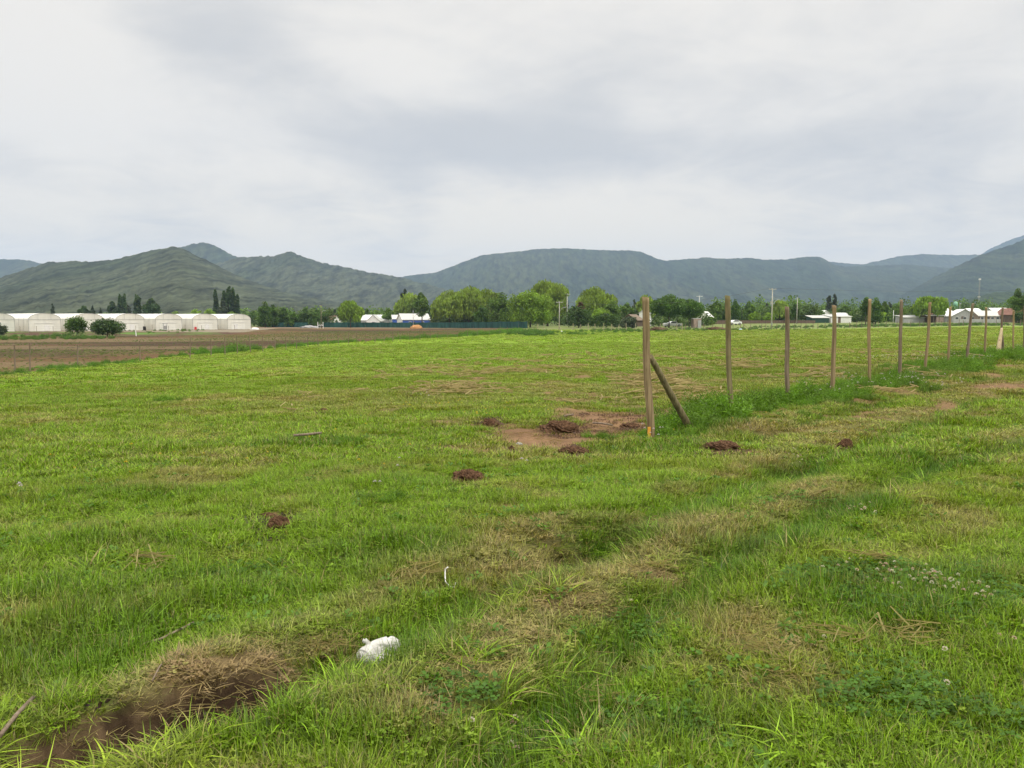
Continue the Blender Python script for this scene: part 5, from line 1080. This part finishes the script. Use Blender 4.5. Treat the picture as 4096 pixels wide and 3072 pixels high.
wire_fence('post_fence', 'old fence of uneven pale posts along the far side of the pasture', [fpt(k, u, v) for k, (u, v) in enumerate(far[:17])], 1.55, .075, M['palewood'], (.3, .55, .8), jit=.05, braces=((8, 1), (2, .4)))
wire_fence('post_fence', 'wire fence with dark posts from the block hut to the lamp pole and past it', [fpt(k, u, v) for k, (u, v) in enumerate(far[17:])], 1.45, .06, M['oldwood'], (.3, .55, .8), jit=.04, braces=((2, 1), (7, 1), (12, -1)))
far2 = [(3300 + 31 * k, 1300) for k in range(27)]
wire_fence('post_fence', 'far wire fence running before the sheds and white roofed houses', [place(u + 9 * math.sin(k * 2.3), v, 190) for k, (u, v) in enumerate(far2)], 1.45, .055, M['oldwood'], (.3, .55, .8), jit=.05, braces=((3, 1),))

# ------------------------------------------------------------------ buildings
def house(u0, u1, vr, ve, d, label, wall, roof, axis='x', rz=0.0, name='house', cat='house', depth=None, wins=2, door=True, group=None, over=.35, gable=None, lean=False, zb=None, open_front=False):
    """walls from the ground to row ve, ridge at row vr, u0..u1 wide at depth d; the ridge runs along x (side view) or y (gable view)"""
    c = place((u0 + u1) / 2, H, d); Wd = (u1 - u0) / F * d - 2 * over; he = P(0, ve, d).z - c.z; hr = P(0, vr, d).z - c.z
    D = depth or max(5.0, Wd * .6); root = empty(name, c, rz); tag(root, label, cat, group); t = .14
    if open_front:
        m = MB(); m.box((0, D, he / 2), (Wd, t, he)); m.build('back_wall', wall, root)
        for s in (-1, -.33, .33, 1): m = MB(); m.tube([(s * Wd / 2, .1, -.2), (s * Wd / 2, .1, he)], .09, 6); m.build('support_post', M['oldwood'], root)
    elif axis == 'x':
        m = MB(); m.box((0, 0, he / 2 - .15), (Wd, t, he + .3)); m.box((0, D, he / 2 - .15), (Wd, t, he + .3)); m.build('wall', wall, root)
        for s in (-1, 1):
            b = MB(); x = s * (Wd / 2 - t / 2); top = [(-t / 2, -.3), (D + t / 2, -.3), (D + t / 2, he), (D / 2, hr - .12), (-t / 2, he)] if not lean else [(t / 2, -.3), (D - t / 2, -.3), (D - t / 2, hr - .1), (t / 2, he - .05)]
            n = len(top); b.v = [(x - t * .52, y, z) for y, z in top] + [(x + t * .52, y, z) for y, z in top]; b.f = [list(range(n)), list(range(2 * n - 1, n - 1, -1))] + [[i, n + i, n + (i + 1) % n, (i + 1) % n] for i in range(n)]
            b.build('gable_wall', gable or wall, root)
    else:
        m = MB(); m.prism([(-Wd / 2, -.3), (Wd / 2, -.3), (Wd / 2, he), (0, hr - .12), (-Wd / 2, he)], -t / 2, t / 2); m.build('gable_wall', gable or wall, root)
        m = MB(); [m.box((s * (Wd / 2 - t / 2), D / 2, he / 2 - .15), (t, D, he + .28)) for s in (-1, 1)]; m.box((0, D, he / 2 - .15), (Wd, t, he + .28)); m.build('wall', wall, root)
    m = MB(); th_ = .10
    def slab(a, b, c_, d_): m.poly([a, b, c_, d_]); m.poly([Vector(p) - Vector((0, 0, th_)) for p in (d_, c_, b, a)]); q = [a, b, c_, d_]; [m.poly([q[i], Vector(q[i]) - Vector((0, 0, th_)), Vector(q[(i + 1) % 4]) - Vector((0, 0, th_)), q[(i + 1) % 4]]) for i in range(4)]
    o = over
    if lean or open_front:
        slab((-Wd / 2 - o, -o, he), (Wd / 2 + o, -o, he), (Wd / 2 + o, D + o, hr), (-Wd / 2 - o, D + o, hr))
    elif axis == 'x':
        dz = (hr - he) / (D / 2) * o
        slab((-Wd / 2 - o, -o, he - dz), (Wd / 2 + o, -o, he - dz), (Wd / 2 + o, D / 2, hr), (-Wd / 2 - o, D / 2, hr)); slab((Wd / 2 + o, D + o, he - dz), (-Wd / 2 - o, D + o, he - dz), (-Wd / 2 - o, D / 2, hr + .004), (Wd / 2 + o, D / 2, hr + .004))
    else:
        dz = (hr - he) / (Wd / 2) * o
        slab((-Wd / 2 - o, -o, he - dz), (0, -o, hr), (0, D + o, hr), (-Wd / 2 - o, D + o, he - dz)); slab((0, -o, hr + .004), (Wd / 2 + o, -o, he - dz), (Wd / 2 + o, D + o, he - dz), (0, D + o, hr + .004))
    m.build('roof', roof, root)
    for k in range(wins):
        x = (k + .6) / (wins + .2) * Wd - Wd / 2; wz = min(he * .58, 1.6); m = MB(); m.box((x, -t / 2 - .03, wz), (1.15, .05, 1.0)); f_ = m.build('window', M['white'], root); m = MB(); m.box((x, -t / 2 - .06, wz), (.95, .03, .8)); m.build('pane', M['glass'], f_)
    if door: m = MB(); x = -Wd * .08; m.box((x, -t / 2 - .03, 1.0), (.9, .05, 2.0)); m.build('door', M['woodwall'], root)
    return root
HG = 'houses and sheds across the valley floor'
house(1604, 1727, 1254, 1277, 322, 'blue boarded house with a long pale metal roof and white gable', M['blue'], M['zinc'], 'x', .45, wins=2, gable=M['white'], group=HG, depth=7)
house(1568, 1612, 1259, 1276, 330, 'pale lean-to roof against the blue house', M['blue'], M['zinc'], 'x', .2, 'shed', 'shed', wins=0, door=False, group=HG, lean=True, depth=5)
house(1462, 1522, 1258, 1282, 335, 'cream gable front of the white roofed house behind the net fence', M['greywall'], M['zinc'], 'y', 0.0, wins=1, door=False, gable=M['white'], group=HG, depth=9)
house(1440, 1560, 1259, 1279, 344, 'long white roofed house behind the cream gable', M['greywall'], M['zincw'], 'x', 0, wins=2, group=HG, depth=9)
house(1300, 1332, 1264, 1277, 370, 'small house with a rusty roof beyond the lamp pole', M['greywall'], M['brownroof'], 'x', .3, wins=1, door=False, group=HG)
house(1322, 1372, 1262, 1277, 380, 'low house with a rusty roof and white chimney next to the egg-shaped willow', M['white'], M['brownroof'], 'y', .4, wins=1, door=False, group=HG, depth=8)
house(1722, 1772, 1270, 1281, 330, 'low grey shed between the blue house and the willow clump', M['greywall'], M['woodwall'], 'x', 0, 'shed', 'shed', wins=2, door=False, group=HG, lean=True, depth=4)
house(2480, 2552, 1257, 1278, 232, 'low brown shed with a sloping roof behind the grey bush', M['woodwall'], M['oldwood'], 'y', -.5, 'shed', 'shed', wins=0, door=False, group=HG, depth=6)
house(2552, 2596, 1236, 1250, 255, 'tall narrow white house beside the braced post', M['white'], M['zinc'], 'y', -.35, wins=1, door=False, group=HG, depth=6)
house(2594, 2622, 1277, 1287, 240, 'tiny white hut just past the braced post', M['white'], M['zinc'], 'x', 0, 'shed', 'shed', wins=1, door=False, group=HG, depth=3, lean=True)
house(2774, 2806, 1272, 1275, 203, 'little block hut with a pale door under the dark tree', M['brick'], M['zinc'], 'x', 0, 'hut', 'hut', wins=0, door=False, group=HG, depth=3, lean=True, over=.05)
c_ = place(2799, H, 202.7); m = MB(); m.box((0, 0, .95), (.85, .05, 1.9)); o = m.build('hut_door', M['greywall']); rt = [q for q in bpy.data.objects if q.name.startswith('hut') and q.type == 'EMPTY'][0]; o.parent = rt; o.location = c_ - rt.location; o.name = 'door'
house(2788, 2842, 1245, 1266, 262, 'white roofed bungalow behind the block hut', M['white'], M['zincw'], 'y', -.4, wins=1, door=False, group=HG, depth=8)
house(3247, 3320, 1261, 1271, 266, 'dark green open sided shed with a pale roof', M['darkgreen'], M['zinc'], 'x', 0, 'shed', 'shed', wins=0, door=False, group=HG, lean=True, depth=6)
house(3318, 3410, 1257, 1266, 268, 'white walled shed with a pale flat roof', M['white'], M['zinc'], 'x', .05, 'shed', 'shed', wins=0, door=True, group=HG, lean=True, depth=6)
house(3340, 3398, 1251, 1262, 288, 'white roof rising behind the white walled shed', M['greywall'], M['zincw'], 'x', 0, wins=0, door=False, group=HG)
house(3272, 3330, 1241, 1255, 330, 'white roofed house under the two grey poplars', M['white'], M['zincw'], 'y', .4, wins=0, door=False, group=HG, depth=9)
house(3612, 3702, 1260, 1269, 262, 'long low grey shed beside the lopsided willow', M['greywall'], M['zinc'], 'x', .0, 'shed', 'shed', wins=0, door=False, group=HG, lean=True, depth=6)
house(3706, 3786, 1257, 1262, 258, 'open lean-to with a broken pale roof', M['woodwall'], M['zinc'], 'x', .05, 'shed', 'shed', wins=0, door=False, group=HG, open_front=True, depth=5)
house(3688, 3780, 1243, 1260, 276, 'barn with a red-brown roof behind the open lean-to', M['brick'], M['brownroof'], 'x', 0, 'barn', 'barn', wins=0, door=False, group=HG)
house(3764, 3836, 1228, 1258, 290, 'house with a steep white roof next to the red-brown barn', M['greywall'], M['zincw'], 'x', .35, wins=1, group=HG, depth=8)
house(3810, 3908, 1236, 1262, 272, 'grey gabled house with a veranda behind the knotted post', M['greywall'], M['zincw'], 'y', -.3, wins=3, group=HG, depth=12)
house(3888, 3950, 1233, 1256, 296, 'house with a shiny white roof behind the grey gable', M['white'], M['zincw'], 'x', .2, wins=1, door=False, group=HG, depth=8)
house(3912, 4006, 1242, 1262, 268, 'low veranda house with a wide pale hipped roof', M['brick'], M['zinc'], 'x', 0, wins=4, group=HG, depth=7)
house(3985, 4062, 1231, 1257, 284, 'house with lilac boards and a tall white roof', M['greywall'], M['zincw'], 'x', .1, wins=2, group=HG, depth=9)
house(4058, 4130, 1232, 1256, 262, 'house with a dark red roof at the picture edge', M['woodwall'], M['brownroof'], 'y', .2, wins=1, door=False, group=HG, depth=9)
a, b = place(3815, H, 252), place(4010, H, 252); L_ = (b - a).length; m = MB(); m.box((L_ / 2, 0, .55), (L_, .18, 1.3)); tag(m.build('garden_wall', M['greywall'], None, a), 'low grey garden wall before the white roofed houses', 'wall')
a, b = place(2840, H, 258), place(3240, H, 262); L_ = (b - a).length; m = MB(); m.box((L_ / 2, 0, .6), (L_, .15, 1.3)); tag(m.build('garden_wall', M['woodwall'], None, a), 'long dark hedge-backed wall behind the field with the lamp pole', 'wall')

# white frame in the field, spoil heap
b = place(1282, 1312, 255); root = empty('gate_frame', b); tag(root, 'white double gate frame standing at the end of the ploughed field', 'gate')
m = MB(); [m.box((x, 0, 1.0), (.16, .12, 2.1)) for x in (-.85, .85)]; m.build('post', M['white'], root)
m = MB(); m.box((0, 0, .95), (1.6, .08, .12)); m.build('rail', M['white'], root); m = MB(); m.tube([(-.8, 0, 1.0), (0, 0, 1.45), (.8, 0, 1.0)], .05, 5); m.tube([(-.05, 0, 0), (-.05, 0, .95)], .05, 5); m.build('arch', M['white'], root)
o = blob_mesh('spoil_heap', 1.9, 1.2, 1.1, 61, M['yellow'], rough=.25, n=30); o.location = place(1664, 1306, 252); o.data.materials[0] = pmat('ochre_earth', (.42, .22, .09), .95, .3, 2.0); tag(o, 'ochre heap of earth before the green net fence', 'heap')
o = blob_mesh('rubble_heap', 3.2, 1.4, .7, 62, M['greywall'], rough=.4, n=36, fine=.3); o.location = place(1240, 1304, 280); tag(o, 'pale rubble heap near the white gate frame', 'heap')
o = blob_mesh('brush_heap', 2.1, 1.2, .75, 63, M['soil_far'], rough=.35, n=36, fine=.3); o.location = place(2632, 1320, 172); tag(o, 'brown brush heap at the field edge beside the braced post', 'heap')
o = blob_mesh('brush_heap', 2.3, 1.2, .65, 64, M['soil_far'], rough=.35, n=36, fine=.3); o.location = place(2860, 1320, 172); tag(o, 'brown brush heap between first and second posts along the far verge', 'heap')
o = blob_mesh('plastic_bag', .35, .25, .28, 65, pmat('bluish_bag', (.45, .58, .70), .4, .1, 3), rough=.3, n=20); o.location = place(2962, 1320, 174); tag(o, 'bluish plastic bag lying on the far verge', 'bag')
o = blob_mesh('plastic_bag', .22, .2, .2, 66, M['white'], rough=.3, n=20); o.location = place(2247, 1320, 165); tag(o, 'white bag lying on the verge by the willow trunk', 'bag')

# ------------------------------------------------------------------ utility poles, mast, tank
def pole(u, vt, vb, d, label, rad=.14, arm=1.4, lamp=None, mat=None, cans=False, name='utility_pole'):
    b = place(u, vb, d); h = P(u, vt, d).z - b.z; root = empty(name, b); tag(root, label, 'utility pole', 'poles carrying wires and lamps'); mt = mat or M['pole']
    m = MB(); m.tube([(0, 0, -.4), (0, 0, h)], [rad, rad * .65], 10); m.build('shaft', mt, root, smooth=True)
    if arm:
        m = MB(); m.box((0, -.12, h - .25), (arm * 2, .10, .12)); ca = m.build('cross_arm', mt, root)
        for x in (-arm + .15, -arm * .3, arm - .15): m = MB(); m.tube([(x, -.12, h - .19), (x, -.12, h + .03)], [.06, .04], 6); m.build('insulator', M['greywall'], ca)
    if cans:
        for x in (-.35,): m = MB(); m.tube([(x, -.25, h * .60), (x, -.25, h * .60 + .8)], .22, 10); m.build('transformer', M['pipe'], root)
        m = MB(); m.tube([(0, -.16, .9), (0, -.16, 1.5)], .16, 8); m.build('meter_box', M['pipe'], root)
    if lamp:
        s, z0, ln = lamp; m = MB(); m.tube([(0, 0, h * z0), (s * ln * .6, -.1, h * z0 + ln * .9), (s * ln, -.1, h * z0 + ln * 1.15)], .04, 6); la = m.build('lamp_arm', M['pole'], root)
        m = MB(); m.box((s * (ln + .25), -.1, h * z0 + ln * 1.15), (.65, .25, .14)); m.build('lamp_head', M['greywall'], la)
    return Vector((b.x, b.y, b.z + h))
w1 = pole(3086, 1153, 1316, 183, 'tall concrete pole with lamp arm and cans standing in the field', .17, .85, (1, .58, 1.15), cans=True)
w2 = pole(3187, 1190, 1285, 240, 'plain slim white pole past the narrow dark tree', .13, 0)
w3 = pole(2796, 1183, 1270, 330, 'distant white pole with cross arm above the dark tree', .12, 1.3, mat=M['white'])
w4 = pole(2268, 1174, 1300, 262, 'pale pole with cross arm rising beside the tallest willow', .15, 1.0, mat=M['white'])
w5 = pole(2237, 1206, 1318, 196, 'grey pole with cross arm and street lamp by the willow trunk', .13, .85, (1, .62, 1.0))
pole(1653, 1242, 1300, 262, 'slim lamp pole in front of the blue house', .10, 0, (1, .55, 1.5), mat=M['greywall'])
pole(1285, 1220, 1292, 268, 'dark lamp pole by the squat bright-edged tree', .11, .5, (1, .62, 1.0), mat=M['oldwood'])
w6 = pole(3838, 1212, 1262, 300, 'thin pole beside the green water tank', .09, .3)
w7 = pole(4052, 1206, 1270, 268, 'pale pole in front of the leafy tree by the houses', .10, 0)
pole(3573, 1240, 1275, 262, 'short white pole before the dark spreading tree', .10, 0, mat=M['white'])
def cable(a, b, label, sag=.6, dz=0.0):
    pts = [a.lerp(b, t / 14) + Vector((0, 0, dz - sag * 4 * (t / 14) * (1 - t / 14))) for t in range(15)]; tubeobj('power_cable', pts, .018, M['wire'], label, 'cable', 4, 'overhead cables', wob=0)
cable(w1 + Vector((.6, -.1, 0)), Vector((205, 225, w1.z + 5.2)), 'overhead cable from the tall concrete pole towards the houses', 2.2)
cable(w1 + Vector((-.6, -.1, -1.5)), w2 + Vector((0, 0, -.3)), 'lower cable slung from tall concrete pole to slim white pole', .8)
cable(w5, w4, 'cable between the two poles by the tallest willow', .6)
cable(w1 + Vector((-.8, -.1, 0)), w5 + Vector((.6, 0, 0)), 'cable crossing between tall concrete pole and willow lamp pole', 2.0)
b = place(3912, H, 520); hm = P(3912, 1112, 520).z - b.z; root = empty('radio_mast', b); tag(root, 'thin lattice radio mast behind the white roofed houses', 'mast')
m = MB(); [m.tube([(.35 * math.cos(a), .35 * math.sin(a), 0), (.3 * math.cos(a), .3 * math.sin(a), hm)], .05, 4) for a in (0, 2.1, 4.2)]; m.build('lattice', M['pole'], root)
m = MB()
for k in range(24): z0, z1 = hm * k / 24, hm * (k + 1) / 24; m.tube([(.33, 0, z0), (-.17, .29, z1), (-.17, -.29, z0), (.33, 0, z1)], .03, 3)
m.build('bracing', M['pole'], root); m = MB(); m.box((0, 0, hm * .97), (1.3, .5, .9)); m.box((0, 0, hm * .55), (1.6, .3, .5)); m.build('antenna', M['white'], root)
b = place(3820, H, 310); ht = P(3820, 1206, 310).z - b.z; root = empty('water_tank', b); tag(root, 'green water tank on legs above the steep white roof', 'water tank')
m = MB(); m.tube([(0, 0, ht - 1.9), (0, 0, ht - .4), (0, 0, ht)], [.75, .75, .25], 14); m.build('tank', M['greentank'], root, smooth=True)
for x, y in ((-.6, -.6), (.6, -.6), (.6, .6), (-.6, .6)): m = MB(); m.tube([(x * 1.4, y * 1.4, 0), (x * .8, y * .8, ht - 1.9)], .06, 5); m.build('leg', M['greentank'], root)

# ------------------------------------------------------------------ vehicles
def car(u, d, label, pickup=False, rz=0.0, name='parked_car', L=4.3, paint=None, base=.0):
    b = place(u, H, d); b.z += base; root = empty(name, b, rz); tag(root, label, 'pickup' if pickup else 'car'); Wd = 1.7
    prof = [(-L / 2, .35), (-L / 2, .85), (-L * .40, .98), (-L * .22, 1.02), (-L * .10, 1.45), (L * .16, 1.47), (L * .22, 1.0), (L / 2, .98), (L / 2, .35)] if pickup else [(-L / 2, .35), (-L / 2, .75), (-L * .40, .88), (-L * .24, .95), (-L * .08, 1.42), (L * .20, 1.45), (L * .38, 1.02), (L / 2, .92), (L / 2, .35)]
    m = MB(); m.prism(prof, -Wd / 2, Wd / 2); m.build('body', paint or M['car'], root)
    m = MB(); zz_ = 1.03; gp = [(-L * .19, zz_), (-L * .09, 1.38), (L * .14, 1.4), (L * .17, zz_)] if pickup else [(-L * .20, .98), (-L * .07, 1.35), (L * .19, 1.38), (L * .32, 1.02)]
    m.prism(gp, -Wd / 2 - .012, Wd / 2 + .012); m.build('side_windows', M['glass'], root)
    for x in (-L * .31, L * .31):
        for y in (-Wd / 2 + .05, Wd / 2 - .05): m = MB(); m.tube([(x, y - .1, .32), (x, y + .1, .32)], .33, 16); w_ = m.build('wheel', M['rubber'], root); m = MB(); m.tube([(x, y - .115, .32), (x, y + .115, .32)], .19, 12); m.build('rim', M['pipe'], w_)
    for y in (-.6, .6): m = MB(); m.box((-L / 2 - .01, y, .72), (.05, .3, .16)); m.build('headlight', M['white'], root)
car(2690, 212, 'pale pickup parked in the shade of the huge dark tree', True, .25, 'pickup_truck', 4.9, base=.15)
car(2936, 232, 'small white car parked in the grass beyond the second post', False, .35, base=.05)

# ------------------------------------------------------------------ air
me = bpy.data.meshes.new('haze'); m = MB(); m.box((0, 3200, 322), (15000, 9000, 652)); me.from_pydata(m.v, [], m.f)
hm_, t = new_mat('valley_air'); vol = t.n('ShaderNodeVolumePrincipled'); vol.inputs['Color'].default_value = (.52, .71, 1.0, 1); vol.inputs['Density'].default_value = .000115; vol.inputs['Anisotropy'].default_value = 0.0
o_ = t.n('ShaderNodeOutputMaterial'); t.l(vol.outputs[0], o_.inputs['Volume']); me.materials.append(hm_); tag(link_mesh('haze', me), 'thin blue haze filling the valley air', kind='stuff')
